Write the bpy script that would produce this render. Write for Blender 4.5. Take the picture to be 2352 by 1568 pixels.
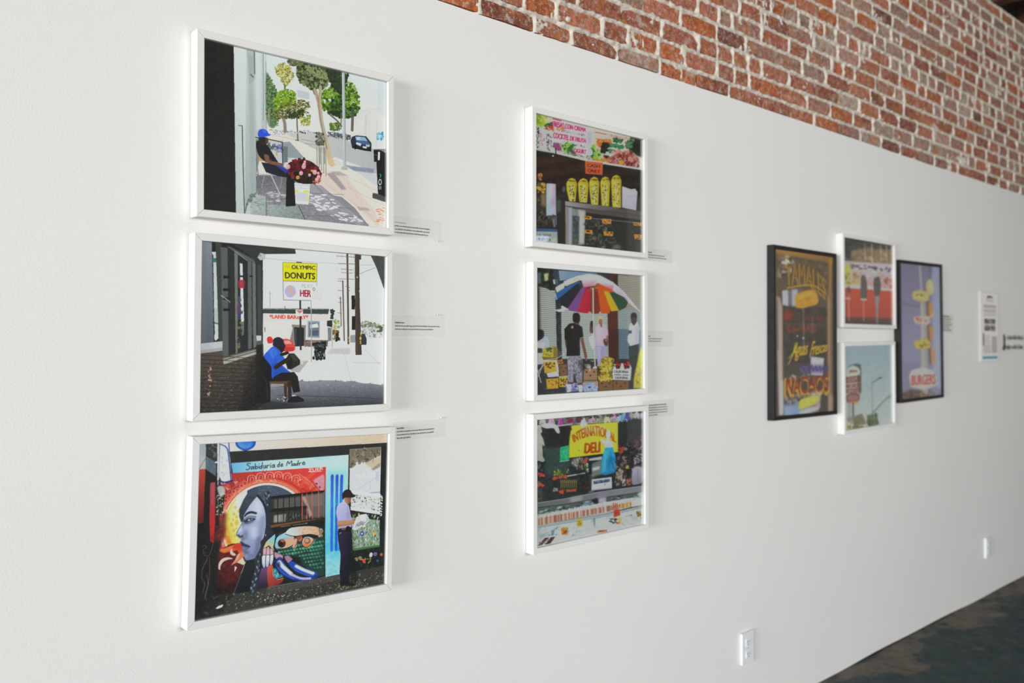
# Gallery wall with framed street photographs under an exposed brick band
import bpy, bmesh, math, random
import numpy as np
from mathutils import Matrix, Vector
scn = bpy.context.scene
COL = scn.collection
for o in list(bpy.data.objects): bpy.data.objects.remove(o)

# ------------------------------------------------------------------ camera
YAW, PITCH, ROLL, FPX = 0.732465, 0.017694, 0.001507, 1982.15
CAM = Vector((0.0, -1.95, 1.5015))
_F = Vector((math.sin(YAW)*math.cos(PITCH), math.cos(YAW)*math.cos(PITCH), math.sin(PITCH)))
_R = Vector((math.cos(YAW), -math.sin(YAW), 0)); _U = _R.cross(_F)
_X = _R*math.cos(ROLL)+_U*math.sin(ROLL); _Y = -_R*math.sin(ROLL)+_U*math.cos(ROLL)
cd = bpy.data.cameras.new('camera'); cam = bpy.data.objects.new('camera', cd); COL.objects.link(cam)
cam.matrix_world = Matrix(((_X.x, _Y.x, -_F.x, CAM.x), (_X.y, _Y.y, -_F.y, CAM.y), (_X.z, _Y.z, -_F.z, CAM.z), (0, 0, 0, 1)))
cd.sensor_width = 36; cd.lens = FPX/2352*36; cd.shift_x = 0.00077; cd.shift_y = -0.01356
cd.clip_start = 0.05; cd.dof.use_dof = True; cd.dof.focus_distance = 2.28; cd.dof.aperture_fstop = 2.3
scn.camera = cam
# ------------------------------------------------------------------ view, sky, fill lamps, daylight
scn.view_settings.view_transform = 'Standard'; scn.view_settings.look = 'None'
scn.view_settings.exposure = 0.33; scn.view_settings.gamma = 1; scn.view_settings.use_curve_mapping = False
w = bpy.data.worlds.new('sky'); scn.world = w; w.use_nodes = True
w.node_tree.nodes['Background'].inputs[0].default_value = (.80, .88, 1, 1); w.node_tree.nodes['Background'].inputs[1].default_value = 1.0
def area_light(name, loc, rot, sx, sy, watts, col):
    l = bpy.data.lights.new(name, 'AREA'); l.shape = 'RECTANGLE'; l.size = sx; l.size_y = sy; l.energy = watts; l.color = col
    o = bpy.data.objects.new(name, l); COL.objects.link(o); o.location = loc; o.rotation_euler = rot; return o
RX0, RX1, RY0, RZ1 = -11.0, 10.0, -6.6, 3.95        # room: x, y and ceiling
SX = RX0-.3
WARM, COOL = (1, .90, .755), (.665, .805, 1)           # light off the street rises warm, light off the sky falls cool
area_light('storefront_sky_light', (SX, -3.3, 2.0), (0, -math.pi/2+.55, 0), 2.6, 5.6, 900, COOL)
area_light('storefront_street_light', (SX, -3.3, 1.5), (0, -math.pi/2-.5, 0), 2.6, 5.6, 960, WARM)
for nm, x, wd, e in (('front_fill', 1.4, 3.3, 120), ('side_fill', 6.8, 1.7, 22)):  # unseen fill lamps, added where the picture glass does not mirror them
    area_light(nm+'_cool_light', (x, RY0-.02, 2.05), (math.pi/2-.75, 0, 0), wd, 2.2, e*(.95 if wd > 2 else .7), COOL)
    area_light(nm+'_warm_light', (x, RY0-.03, 2.05), (math.pi/2+.45, 0, 0), wd, 2.2, e*(1.18 if wd > 2 else 1.5), WARM)

# ------------------------------------------------------------------ flat print painter
def PT(s):
    return np.array([[float(v) for v in q.split(',')] for q in s.split()], float) if isinstance(s, str) else np.array(s, float)
def HX(c):
    if not isinstance(c, str): return np.array(c, float)
    c = c.lstrip('#'); c = c if len(c) == 6 else ''.join(k*2 for k in c); return np.array([int(c[i:i+2], 16)/255 for i in (0, 2, 4)])
def homography(src, dst):
    A = []; b = []
    for (x, y), (u, v) in zip(src, dst):
        A.append([x, y, 1, 0, 0, 0, -u*x, -u*y]); b.append(u)
        A.append([0, 0, 0, x, y, 1, -v*x, -v*y]); b.append(v)
    return np.append(np.linalg.solve(np.array(A, float), np.array(b, float)), 1).reshape(3, 3)
def box_blur(m, r):
    r = int(r)
    if r < 1: return m
    for ax in (0, 1):
        p = [(0, 0)]*m.ndim; p[ax] = (r+1, r)
        cs = np.cumsum(np.pad(m, p, mode='edge'), axis=ax)
        n = m.shape[ax]
        m = (np.take(cs, np.arange(2*r+1, 2*r+1+n), axis=ax) - np.take(cs, np.arange(0, n), axis=ax))/(2*r+1)
    return m
def spline(P, n=6, closed=True):
    P = np.asarray(P); N = len(P); out = []
    rng = range(N) if closed else range(N-1)
    for i in rng:
        if closed: a, b, c, d = P[(i-1) % N], P[i], P[(i+1) % N], P[(i+2) % N]
        else: a, b, c, d = P[max(i-1, 0)], P[i], P[i+1], P[min(i+2, N-1)]
        for k in range(n):
            t = k/n
            out.append(0.5*((2*b)+(c-a)*t+(2*a-5*b+4*c-d)*t*t+(3*b-a-3*c+d)*t**3))
    if not closed: out.append(P[-1])
    return np.array(out)
_glyphs = {}
def text_tris(s):
    if s not in _glyphs:
        cu = bpy.data.curves.new('lettering', 'FONT'); cu.body = s; cu.resolution_u = 3
        ob = bpy.data.objects.new('lettering', cu)
        bpy.context.scene.collection.objects.link(ob)
        bpy.context.view_layer.update()
        me = bpy.data.meshes.new_from_object(ob.evaluated_get(bpy.context.evaluated_depsgraph_get()))
        me.calc_loop_triangles()
        v = np.array([p.co[:2] for p in me.vertices]); t = np.array([l.vertices[:] for l in me.loop_triangles])
        bpy.data.objects.remove(ob); bpy.data.curves.remove(cu); bpy.data.meshes.remove(me)
        v = (v-v.min(0))/(v.max(0)-v.min(0))
        _glyphs[s] = (v, t)
    return _glyphs[s]
class Print:
    SS = 2; fine = (1, 1)
    def __init__(s, W, H, quad, org, scale, hid=0.012, base='#888888', seed=1):
        s.W, s.H = W*s.SS, H*s.SS
        q = np.array(org)+np.array(quad, float)/scale
        s.M = homography(q, [(hid*s.W, 0), (s.W, 0), (s.W, s.H), (hid*s.W, s.H)])
        s.ppx = s.W*(1-hid)/abs(q[1][0]-q[0][0])
        s.at(org[0], org[1], scale)
        s.a = np.ones((s.H, s.W, 3))*HX(base)
        s.rng = random.Random(seed); s.nr = np.random.default_rng(seed)
    def at(s, ox, oy, sc): s.o = np.array([ox, oy], float); s.sc = sc
    def m(s, p):
        p = PT(p).reshape(-1, 2)/s.sc+s.o
        q = np.c_[p, np.ones(len(p))]@s.M.T
        return q[:, :2]/q[:, 2:]
    def _box(s, q, pad=0):
        x0 = max(0, int(math.floor(q[:, 0].min()-pad))); x1 = min(s.W, int(math.ceil(q[:, 0].max()+pad))+1)
        y0 = max(0, int(math.floor(q[:, 1].min()-pad))); y1 = min(s.H, int(math.ceil(q[:, 1].max()+pad))+1)
        return x0, x1, y0, y1
    def _mask(s, q, soft=0):
        x0, x1, y0, y1 = s._box(q, soft*2)
        if x1 <= x0 or y1 <= y0: return None
        X = (np.arange(x0, x1)+.5)[None, :]; Y = (np.arange(y0, y1)+.5)[:, None]
        m = np.zeros((y1-y0, x1-x0), bool)
        n = len(q)
        for i in range(n):
            (ax, ay), (bx, by) = q[i], q[(i+1) % n]
            if ay == by: continue
            r = (Y > ay) != (Y > by)
            if not r.any(): continue
            m ^= r & (X < ax+(Y-ay)*(bx-ax)/(by-ay))
        m = m.astype(float)
        if soft: m = box_blur(box_blur(m, soft), soft)
        return (x0, x1, y0, y1), m
    def _put(s, r, m, col, a):
        x0, x1, y0, y1 = r
        k = (m*a)[..., None]
        s.a[y0:y1, x0:x1] = s.a[y0:y1, x0:x1]*(1-k)+col*k
    def P(s, col, p, a=1, soft=0, sm=0):          # polygon (sm: smooth outline)
        q = s.m(p)
        if sm: q = spline(q)
        r = s._mask(q, soft)
        if r: s._put(r[0], r[1], HX(col), a)
    def G(s, c0, c1, p0, p1, p, a=1, soft=0, sm=0):   # two-colour blend of ink
        q = s.m(p)
        if sm: q = spline(q)
        r = s._mask(q, soft)
        if not r: return
        (x0, x1, y0, y1), m = r
        A, B = s.m([p0, p1]); d = B-A
        X = np.arange(x0, x1)[None, :]-A[0]; Y = np.arange(y0, y1)[:, None]-A[1]
        t = np.clip((X*d[0]+Y*d[1])/(d@d), 0, 1)[..., None]
        s._put(r[0], m, HX(c0)*(1-t)+HX(c1)*t, a)
    def E(s, col, x, y, rx, ry, rot=0, a=1, soft=0):
        t = np.linspace(0, 2*math.pi, 25)[:-1]; c, n = math.cos(math.radians(rot)), math.sin(math.radians(rot))
        s.P(col, np.c_[x+rx*np.cos(t)*c-ry*np.sin(t)*n, y+rx*np.cos(t)*n+ry*np.sin(t)*c], a, soft)
    def L(s, col, w, p, a=1, sm=0, soft=0):       # stroke, width in sketch pixels
        q = s.m(p)
        if sm: q = spline(q, closed=False)
        hw = w/s.sc*s.ppx/2
        x0, x1, y0, y1 = s._box(q, hw+2+soft*2)
        if x1 <= x0 or y1 <= y0: return
        X = (np.arange(x0, x1)+.5)[None, :]; Y = (np.arange(y0, y1)+.5)[:, None]
        D = np.full((y1-y0, x1-x0), 1e9)
        for A, B in zip(q[:-1], q[1:]):
            d = B-A; l = d@d+1e-9
            lo = (max(x0, int(min(A[0], B[0])-hw-3)), min(x1, int(max(A[0], B[0])+hw+4)), max(y0, int(min(A[1], B[1])-hw-3)), min(y1, int(max(A[1], B[1])+hw+4)))
            if lo[1] <= lo[0] or lo[3] <= lo[2]: continue
            sx = slice(lo[0]-x0, lo[1]-x0); sy = slice(lo[2]-y0, lo[3]-y0)
            xx = X[:, sx]-A[0]; yy = Y[sy]-A[1]
            t = np.clip((xx*d[0]+yy*d[1])/l, 0, 1)
            D[sy, sx] = np.minimum(D[sy, sx], np.hypot(xx-t*d[0], yy-t*d[1]))
        m = np.clip(hw+.5-D, 0, 1)*min(1, 2*hw)
        if soft: m = box_blur(m, soft)
        s._put((x0, x1, y0, y1), m, HX(col), a)
    def S(s, cols, n, p, r0, r1, asp=1., rot=None, a=1, soft=0, sm=0):   # flecks of ink inside an outline
        P = PT(p)
        if sm: P = spline(P)
        x0, y0 = P.min(0); x1, y1 = P.max(0); cols = cols.split() if isinstance(cols, str) else cols
        n = int(n*s.fine[1]); r0 *= s.fine[0]; r1 *= s.fine[0]; k = 0; tries = 0
        while k < n and tries < n*30:
            tries += 1
            x = s.rng.uniform(x0, x1); y = s.rng.uniform(y0, y1); ins = False
            j = len(P)-1
            for i in range(len(P)):
                if (P[i][1] > y) != (P[j][1] > y) and x < (P[j][0]-P[i][0])*(y-P[i][1])/(P[j][1]-P[i][1])+P[i][0]: ins = not ins
                j = i
            if not ins: continue
            k += 1; r = s.rng.uniform(r0, r1)
            th = s.rng.uniform(0, 180) if rot is None else rot+s.rng.uniform(-12, 12)
            t = np.linspace(0, 2*math.pi, 9)[:-1]; c, q = math.cos(math.radians(th)), math.sin(math.radians(th))
            jx = 1+np.array([s.rng.uniform(-.3, .3) for _ in t])
            s.P(s.rng.choice(cols), np.c_[x+jx*(r*np.cos(t)*c-r*asp*np.sin(t)*q), y+jx*(r*np.cos(t)*q+r*asp*np.sin(t)*c)], a, soft)
    def T(s, txt, col, quad, a=1, fat=0, warp=None, soft=0):   # lettering fitted in a quad TL TR BR BL
        v, t = text_tris(txt)
        u = v[:, :1]; w = 1-v[:, 1:]
        if warp: P = np.array([warp(float(i), float(j)) for i, j in zip(u[:, 0], w[:, 0])])
        else:
            q = PT(quad); P = (q[0]*(1-u)+q[1]*u)*(1-w)+(q[3]*(1-u)+q[2]*u)*w
        Q = s.m(P); x0, x1, y0, y1 = s._box(Q, 3+soft*2)
        if x1 <= x0 or y1 <= y0: return
        M = np.zeros((y1-y0, x1-x0))
        offs = [(0, 0)]+([(fat, 0), (-fat, 0), (0, fat*.7), (0, -fat*.7)] if fat else [])
        for tr in t:
            for ox, oy in offs:
                z = Q[tr]+np.array([ox, oy])
                r = s._mask(z)
                if r:
                    (a0, a1, b0, b1), mm = r
                    a0c, a1c, b0c, b1c = max(a0, x0), min(a1, x1), max(b0, y0), min(b1, y1)
                    if a1c > a0c and b1c > b0c:
                        M[b0c-y0:b1c-y0, a0c-x0:a1c-x0] = np.maximum(M[b0c-y0:b1c-y0, a0c-x0:a1c-x0], mm[b0c-b0:b1c-b0, a0c-a0:a1c-a0])
        if soft: M = box_blur(M, soft)
        s._put((x0, x1, y0, y1), M, HX(col), a)
    def blur(s, r):
        for k in range(3): s.a[..., k] = box_blur(s.a[..., k], r)
    def soften(s, r, p):                          # out-of-focus patch
        g = s._mask(s.m(p), 4)
        if g:
            (x0, x1, y0, y1), m = g
            b = s.a[y0:y1, x0:x1].copy()
            for k in range(3): b[..., k] = box_blur(box_blur(b[..., k], r), r)
            s._put(g[0], m, b, 1)
    def mottle(s, amt, cell, p=None, a=1):        # ink mottling
        h, w = s.H//cell+2, s.W//cell+2
        n = np.kron(s.nr.normal(0, amt, (h, w)), np.ones((cell, cell)))[:s.H, :s.W]
        n = box_blur(n, max(1, cell//2))
        if p is not None:
            g = s._mask(s.m(p), 1)
            if not g: return
            (x0, x1, y0, y1), m = g
            s.a[y0:y1, x0:x1] += (n[y0:y1, x0:x1]*m)[..., None]
        else: s.a += n[..., None]
    def done(s, grain=.02):
        a = s.a.reshape(s.H//s.SS, s.SS, s.W//s.SS, s.SS, 3).mean((1, 3))
        a = a+s.nr.normal(0, grain, a.shape[:2])[..., None]
        return np.clip(a, 0, 1)

# ------------------------------------------------------------------ what the ten photographs show
def art_flower_seller(c):
    P, G, E, L, S, T = c.P, c.G, c.E, c.L, c.S, c.T
    G('#cfdbe4', '#e6e8e6', (900, 250), (900, 760), '600,180 1500,430 1500,900 600,900')
    # far street, buildings
    P('#e4e2dd', '690,690 980,640 1000,840 690,790')
    P('#dad7d3', '1280,640 1410,618 1490,600 1490,900 1240,860 1230,700'); P('#c9c6c2', '1330,660 1350,660 1345,800 1325,800', .6); P('#cfc9c6', '1360,640 1366,640 1366,860 1360,860', .7)
    P('#cbd0d3', '1420,420 1490,440 1490,700 1420,640', .8)
    P('#e9e6e0', '1040,660 1230,690 1230,840 1000,800'); P('#cfd4d8', '1415,790 1470,790 1466,850 1420,840'); S('#58a6c4 #7db9cf #3f8fb5', 16, '1415,785 1468,790 1462,838 1418,832', 5, 11)
    # pavement and road
    P('#e0d6cd', '630,770 760,760 1000,850 1490,1020 1490,1470 470,1350 560,1080')
    G('#c4c3c1', '#b4b5b8', (900, 800), (1400, 1000), '740,775 1000,780 1230,850 1490,930 1490,1150 1390,1110 1200,1010 1080,950 860,838')
    P('#e3dfda', '1100,960 1180,1000 1380,1100 1480,1170 1480,1120 1300,1020 1120,955', .8)
    P('#d3cdc8', '1010,940 1120,970 1190,1015 1060,1010', .6)
    L('#9c9a98', 5, '640,790 860,838 1000,900', .5); L('#8f9197', 6, '880,830 985,850', .7); L('#8f9197', 6, '900,858 985,868', .6)
    P('#c9cacc', '1200,1010 1480,1090 1480,1190 1390,1140'); P('#7f879f', '1185,1010 1395,1038 1392,1068 1250,1050', .85, 2)
    P('#dcc9c0', '1010,1030 1200,1090 1400,1330 1440,1450 1300,1330 1180,1230 1080,1190 960,1120'); 
    for a in ('1080,1100 1480,1300', '1040,1130 1460,1420', '1200,1090 1480,1220'): L('#b8a49c', 3, a, .6)
    L('#b8a49c', 3, '1170,1080 1420,1440', .5); L('#b8a49c', 3, '1300,1110 1480,1300', .5)
    P('#9d939a', '1058,1068 1108,1060 1200,1180 1165,1182', .9, 2); P('#a59b9f', '1090,1052 1150,1055 1215,1085 1130,1082', .8, 2); P('#a99ea1', '1270,1300 1350,1310 1370,1330 1290,1325', .8, 2)
    # shade at the left
    P('#8e969f', '740,850 800,846 905,962 800,960 760,1000', .95, 1); P('#c7cccd', '700,945 1000,975 990,1030 700,1010', .6)
    P('#8b878d', '556,1080 780,1060 960,1125 1085,1215 1165,1230 1260,1310 1370,1450 470,1350')
    G('#6d6a70', '#8a868c', (650, 1080), (650, 1240), '560,1080 780,1070 780,1290 560,1240')
    G('#aab2b1', '#8a9593', (600, 1230), (800, 1370), '470,1350 500,1240 560,1200 632,1228 640,1280 868,1285 910,1395', 1, 1)
    L('#5a6462', 5, '632,1228 632,1358'); L('#454b4b', 6, '860,1290 908,1392'); L('#6e6a70', 3, '500,1255 640,1285')
    S('#747d7c #98a1a0 #6a7371', 90, '500,1250 630,1235 860,1300 900,1390 480,1340', 4, 10, .4, 5, .5)
    c.mottle(.035, 6, '470,1350 560,1080 960,1125 1370,1450')
    P('#a29ba6', '940,1135 1020,1150 1330,1400 1290,1430 1050,1330 930,1270', .8, 2)
    for a in ('960,1130 1210,1390', '1010,1150 1360,1430', '870,1200 1180,1215', '900,1290 1230,1310', '920,1360 1300,1370', '640,1180 780,1185', '560,1150 770,1150', '640,1240 780,1240'): L('#5f5b66', 4, a, .7)
    S('#e2e3ea #d4d6df #f0f0f4', 46, '940,1200 1060,1200 1140,1290 1220,1400 1120,1380 940,1300', 8, 24, .28, 8, .85)
    S('#dfe1ea #eef0f4', 26, '1160,1330 1290,1370 1320,1420 1150,1390', 8, 22, .3, 12, .9); S('#d3d3d9 #c2c2c8', 26, '640,1170 770,1180 770,1270 640,1260', 6, 20, .25, 4, .8)
    S('#d97a5e #e29a84', 34, '1412,1300 1470,1310 1470,1425 1415,1410', 4, 16, .25, 3, .8)
    # door, wall
    P('#1c1c1a', '195,120 414,185 419,1345 180,1315'); c.mottle(.012, 4, '195,120 414,185 419,1345 180,1315')
    G('#d3dadc', '#bdc5c5', (450, 250), (450, 1330), '411,180 505,205 520,1350 418,1345')
    G('#c3cbcc', '#a9b2b1', (560, 300), (560, 1200), '500,205 640,235 637,800 560,830 560,1200 500,1250 480,1350')
    P('#a8b0ae', '500,205 552,215 556,420 520,450', .8, 2); P('#97a19f', '510,250 545,260 556,1210 520,1230', .45, 3); P('#d2d9d9', '560,220 600,228 600,760 566,760', .7, 2)
    L('#59605e', 7, '554,215 556,380'); L('#5b625f', 9, '528,385 545,402'); L('#6b726f', 4, '615,235 617,500 614,700', .8); L('#55605f', 3, '636,300 637,760', .6)
    L('#3d4341', 5, '440,732 466,735'); L('#3a403f', 6, '466,735 470,1000 478,1342'); L('#59615e', 8, '480,1335 505,1245 560,1200', .8, 0, 1); S('#56605c #7d8683', 24, '478,1320 510,1220 556,1190 556,1220 500,1280', 4, 9, 1, None, .7)
    # trees
    c.fine = (.62, 2.5)
    P('#4d6b44', '636,390 660,400 690,470 735,560 700,740 640,700', .9, 3, 1); S('#3f5f3a #6d8a52 #2f4a30 #86a06a', 150, '636,390 665,400 740,560 715,740 637,690', 6, 16, .5)
    L('#a08d7c', 10, '652,620 655,735', .9); 
    S('#8d9a44 #c9b765 #b7a04e #5d6c30 #a5b45c #d6c47a', 150, '700,345 745,305 800,330 830,390 800,440 770,465 735,420', 7, 20, .35, None, 1, 0, 1); L('#5a6040', 10, '765,455 768,495')
    S('#93b233 #7a9c2a #a9c04e #587f25 #4a6a22', 150, '690,560 720,500 800,488 845,510 850,590 760,620 700,640', 8, 18)
    S('#5f6a2c #7a7434 #3d4a24 #8c8446', 150, '690,650 760,580 880,560 935,570 940,610 900,640 940,640 880,680 780,690 700,690', 8, 18, .5, 10)
    S('#35451f #2c3a1e', 50, '780,640 900,630 905,680 800,690', 8, 16, .6); P('#bfc5c8', '850,490 936,508 940,556 856,542'); L('#d4d8da', 9, '850,470 850,580')
    L('#6b5a48', 9, '850,680 853,760 856,838'); L('#7a6652', 22, '752,670 765,720 768,778', .8); S('#8aa04a #6f8a3c #c9b25a', 40, '870,680 945,660 940,740 880,730', 5, 12)
    L('#5b625c', 7, '840,836 862,838'); S('#c9c6cc #b5b8c0 #e8e6ea #8c8f98', 50, '660,760 780,770 960,770 990,795 880,790 700,800', 5, 14, .5, 0); S('#33363d', 8, '870,775 915,785 912,792 868,782', 4, 8, .6)
    S('#6c9429 #7ea636 #456a20 #8fb048 #36541d', 210, '1010,520 1080,470 1140,440 1240,440 1285,520 1290,620 1200,640 1060,640 1000,610', 9, 20)
    S('#2d451d #233820 #3d5c24 #55802c', 120, '1060,600 1150,520 1200,620 1280,600 1280,660 1200,690 1100,660 1070,650', 9, 20); S('#26381c', 40, '1080,640 1200,640 1160,690', 8, 16)
    S('#4c5a36 #38452a #6c7a4c #2b3722 #868e62', 260, '860,300 960,310 1090,350 1095,420 1040,480 960,490 880,450 850,380', 9, 20); S('#93986c #7f8a58', 50, '900,320 1060,370 1080,420 940,400', 8, 16, .6)
    S('#2a3524 #36422b', 120, '1060,345 1215,380 1200,430 1160,520 1100,470', 8, 20); S('#4a5238 #6b7350', 26, '785,285 860,300 850,330 800,320', 7, 13)
    L('#3a4028', 8, '960,480 975,520'); L('#ab9c86', 26, '978,490 1005,580 1018,680', 1, 1); L('#b3a48c', 22, '1018,470 1012,560 1010,600'); L('#b8aa94', 30, '1012,590 1022,700 1045,800 1060,880', 1, 1); L('#c8b493', 36, '1058,860 1075,940 1095,1005', 1, 1); L('#8a7a66', 8, '1000,540 1012,660 1036,800', .8, 1); L('#7a6a58', 8, '1045,820 1062,900', .7)
    P('#d3b98e', '1060,960 1100,950 1120,1012 1072,1010', .8, 1)
    L('#5d5a50', 12, '1075,655 1130,700 1165,740', 1, 1); L('#565349', 20, '1245,640 1240,770', .9); L('#6a6a60', 10, '1165,650 1160,760', .8)
    S('#56702f #6f8a3e #47602a', 34, '1080,720 1150,720 1150,770 1090,770', 7, 14); S('#4c4f58 #5b5f6a #3b3d44 #8a8d96 #6d7078', 60, '1070,780 1180,790 1235,815 1220,840 1160,828 1070,808', 7, 15, .6)
    c.fine = (1, 1)
    # car
    P('#2b3344', '1228,840 1240,815 1268,805 1340,812 1378,860 1376,918 1330,912 1240,892', 1, 0); P('#46618f', '1262,838 1345,842 1372,870 1300,868', 1); P('#8fb0cc', '1262,812 1330,818 1350,845 1268,838'); P('#c5d8e2', '1275,815 1300,817 1296,838 1272,836', .7); P('#e8ecee', '1270,852 1305,862 1300,880 1268,866', .9); P('#c6ccd2', '1336,868 1366,872 1364,886 1340,884', .9); P('#15171b', '1240,880 1376,900 1376,918 1240,893'); P('#dfe3e6', '1316,880 1344,884 1342,898 1316,893'); E('#0e0f11', 1262, 885, 9, 18); E('#0e0f11', 1366, 900, 8, 17)
    L('#bcbfc0', 3, '1285,640 1420,618 1420,650', .8); L('#b3b6b7', 3, '1380,885 1412,890 1415,700', .6)
    L('#b9bfc4', 21, '1178,375 1182,700 1186,1018'); L('#8d9399', 6, '1187,380 1194,1015', .8); L('#d3d8db', 4, '1172,380 1178,900'); P('#b5b0ac', '1165,1020 1205,1022 1210,1045 1165,1042')
    # railing
    S('#5f6652 #3f463a #8c8a7a #737a60', 40, '988,785 1035,795 1040,870 990,870', 6, 14)
    P('#b7b4af', '984,868 1062,898 1062,916 984,884')
    for x in (990, 1004, 1020, 1036, 1052): L('#97958f', 7, f'{x},885 {x+2},{1010+ (x-990)*1.2}'); L('#d3d1cc', 3, f'{x-4},885 {x-2},{1005+(x-990)*1.2}', .8)
    for x in (1012, 1044): L('#55564f', 5, f'{x},890 {x+1},1000', .8)
    # meter
    P('#17181a', '1392,905 1440,908 1490,935 1490,985 1396,990'); P('#e8e9ea', '1424,920 1438,922 1436,978 1422,976'); P('#141516', '1412,988 1490,985 1490,1250 1424,1222'); P('#4b4b49', '1385,1205 1425,1212 1490,1240 1490,1275 1384,1240'); L('#3fa08a', 6, '1436,1075 1446,1082 1438,1098'); E('#c8cccc', 1438, 1130, 12, 22); E('#1a1a1a', 1438, 1130, 7, 14); L('#c8cccc', 5, '1432,1160 1434,1180'); L('#c8cccc', 5, '1443,1160 1444,1180'); L('#7d8080', 3, '1396,940 1420,945')
    P('#d7dadc', '1470,560 1490,560 1490,1460 1472,1460', .35)
    # trolley
    P('#d9dbe0', '645,880 745,890 750,1000 660,960', .8); S('#55605a #3f4a46 #6d7a70', 26, '640,860 700,865 700,900 640,895', 8, 15, .6); S('#7d7fb8 #a9abd6 #4c4e78', 26, '690,865 745,872 745,915 690,905', 6, 13); L('#c9b24a', 9, '706,905 708,940')
    for x in range(650, 750, 12): L('#6a757a', 3, f'{x},835 {x+3},985', .7)
    L('#2f4a40', 8, '560,815 650,828 748,850'); L('#39474d', 9, '746,850 750,1000'); P('#66706e', '755,876 784,882 784,985 756,992')
    for y in range(885, 990, 14): L('#8e9896', 3, f'756,{y} 784,{y+4}', .8)
    # chair and man
    for p in ('562,960 575,1060 565,1180', '600,1080 560,1070', '570,1070 600,1170 575,1212'): L('#70777b', 6, p)
    P('#c39a4a', '572,925 604,940 632,975 590,980'); L('#8f969b', 10, '612,950 660,1060 732,1215', 1); L('#d5d9dc', 4, '610,950 658,1060 730,1210', .8); L('#a9aeb2', 8, '590,1070 740,1080'); L('#84898d', 9, '740,1070 742,1100 733,1165', 1); L('#9ba1a5', 6, '620,1075 600,1160', .8)
    P('#1e1d20', '562,850 600,838 640,868 690,945 718,1000 640,990 578,935', 1, 0, 1); P('#2a2526', '585,815 640,818 648,845 632,862 590,862', 1, 0, 1); P('#5a4238', '628,820 650,825 648,848 630,858', .8, 1)
    P('#21212e', '598,985 700,1000 790,1045 800,1095 720,1085 630,1055'); P('#3343a6', '700,1010 745,1010 795,1048 770,1062', .9, 2)
    P('#7a5644', '618,935 650,940 660,975 745,995 755,1010 730,1012 640,990', 1, 0, 1); P('#9a6e55', '640,950 655,955 665,975 730,992 690,988', .7, 1)
    P('#1a1718', '776,1075 832,1082 838,1290 768,1293')
    P('#2a50cc', '575,795 585,765 612,757 640,770 650,788 665,797 650,806 590,815', 1, 0, 1); P('#5a7ce6', '605,762 632,770 640,786 615,780', .7, 2)
    # flowers and bucket
    P('#e4e6ea', '830,1130 942,1140 930,1282 838,1275'); P('#c2c4da', '838,1190 925,1196 922,1258 842,1255', .8, 1); P('#dcd95a', '834,1180 860,1178 860,1196 836,1200'); P('#dcd95a', '893,1184 934,1186 932,1200 893,1198'); P('#d5d86a', '918,1210 930,1210 928,1260 918,1262', .8); P('#c6cad2', '832,1135 942,1145 940,1160 832,1150', .8); L('#aab0ba', 3, '836,1165 938,1172')
    P('#2c1416', '790,1060 800,1000 860,975 900,970 960,990 1010,1040 1020,1090 985,1130 900,1138 830,1115', 1, 0, 1)
    S('#6a1a22 #4f1219 #7e2630 #3a0d12 #5c1820', 120, '785,1070 800,995 860,975 905,968 965,990 1015,1045 1015,1095 980,1130 900,1100 830,1090', 10, 19, .9, None, 1, 0, 1)
    S('#1e1712 #2a2a1c', 60, '830,1060 980,1060 970,1125 850,1118', 6, 13)
    for x, y, r in ((787, 1018, 15), (897, 1018, 15), (900, 1004, 12), (878, 1064, 14), (938, 1077, 10), (975, 1058, 16), (1002, 1092, 14), (990, 1110, 14), (905, 985, 9), (1000, 1065, 9)): E('#eba0a8', x, y, r, r*1.1); E('#f6c3c6', x-2, y-3, r*.55, r*.5, 0, .8); E('#d77f8c', x+2, y+4, r*.4, r*.3, 0, .7)
    E('#e8a13c', 855, 1093, 13, 13); E('#c9652c', 856, 1094, 5, 5); E('#ea9a3a', 956, 1047, 10, 8)
    S('#c46a5a #b0503f', 16, '960,1120 1015,1100 1010,1135 970,1140', 5, 10, .4)

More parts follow.
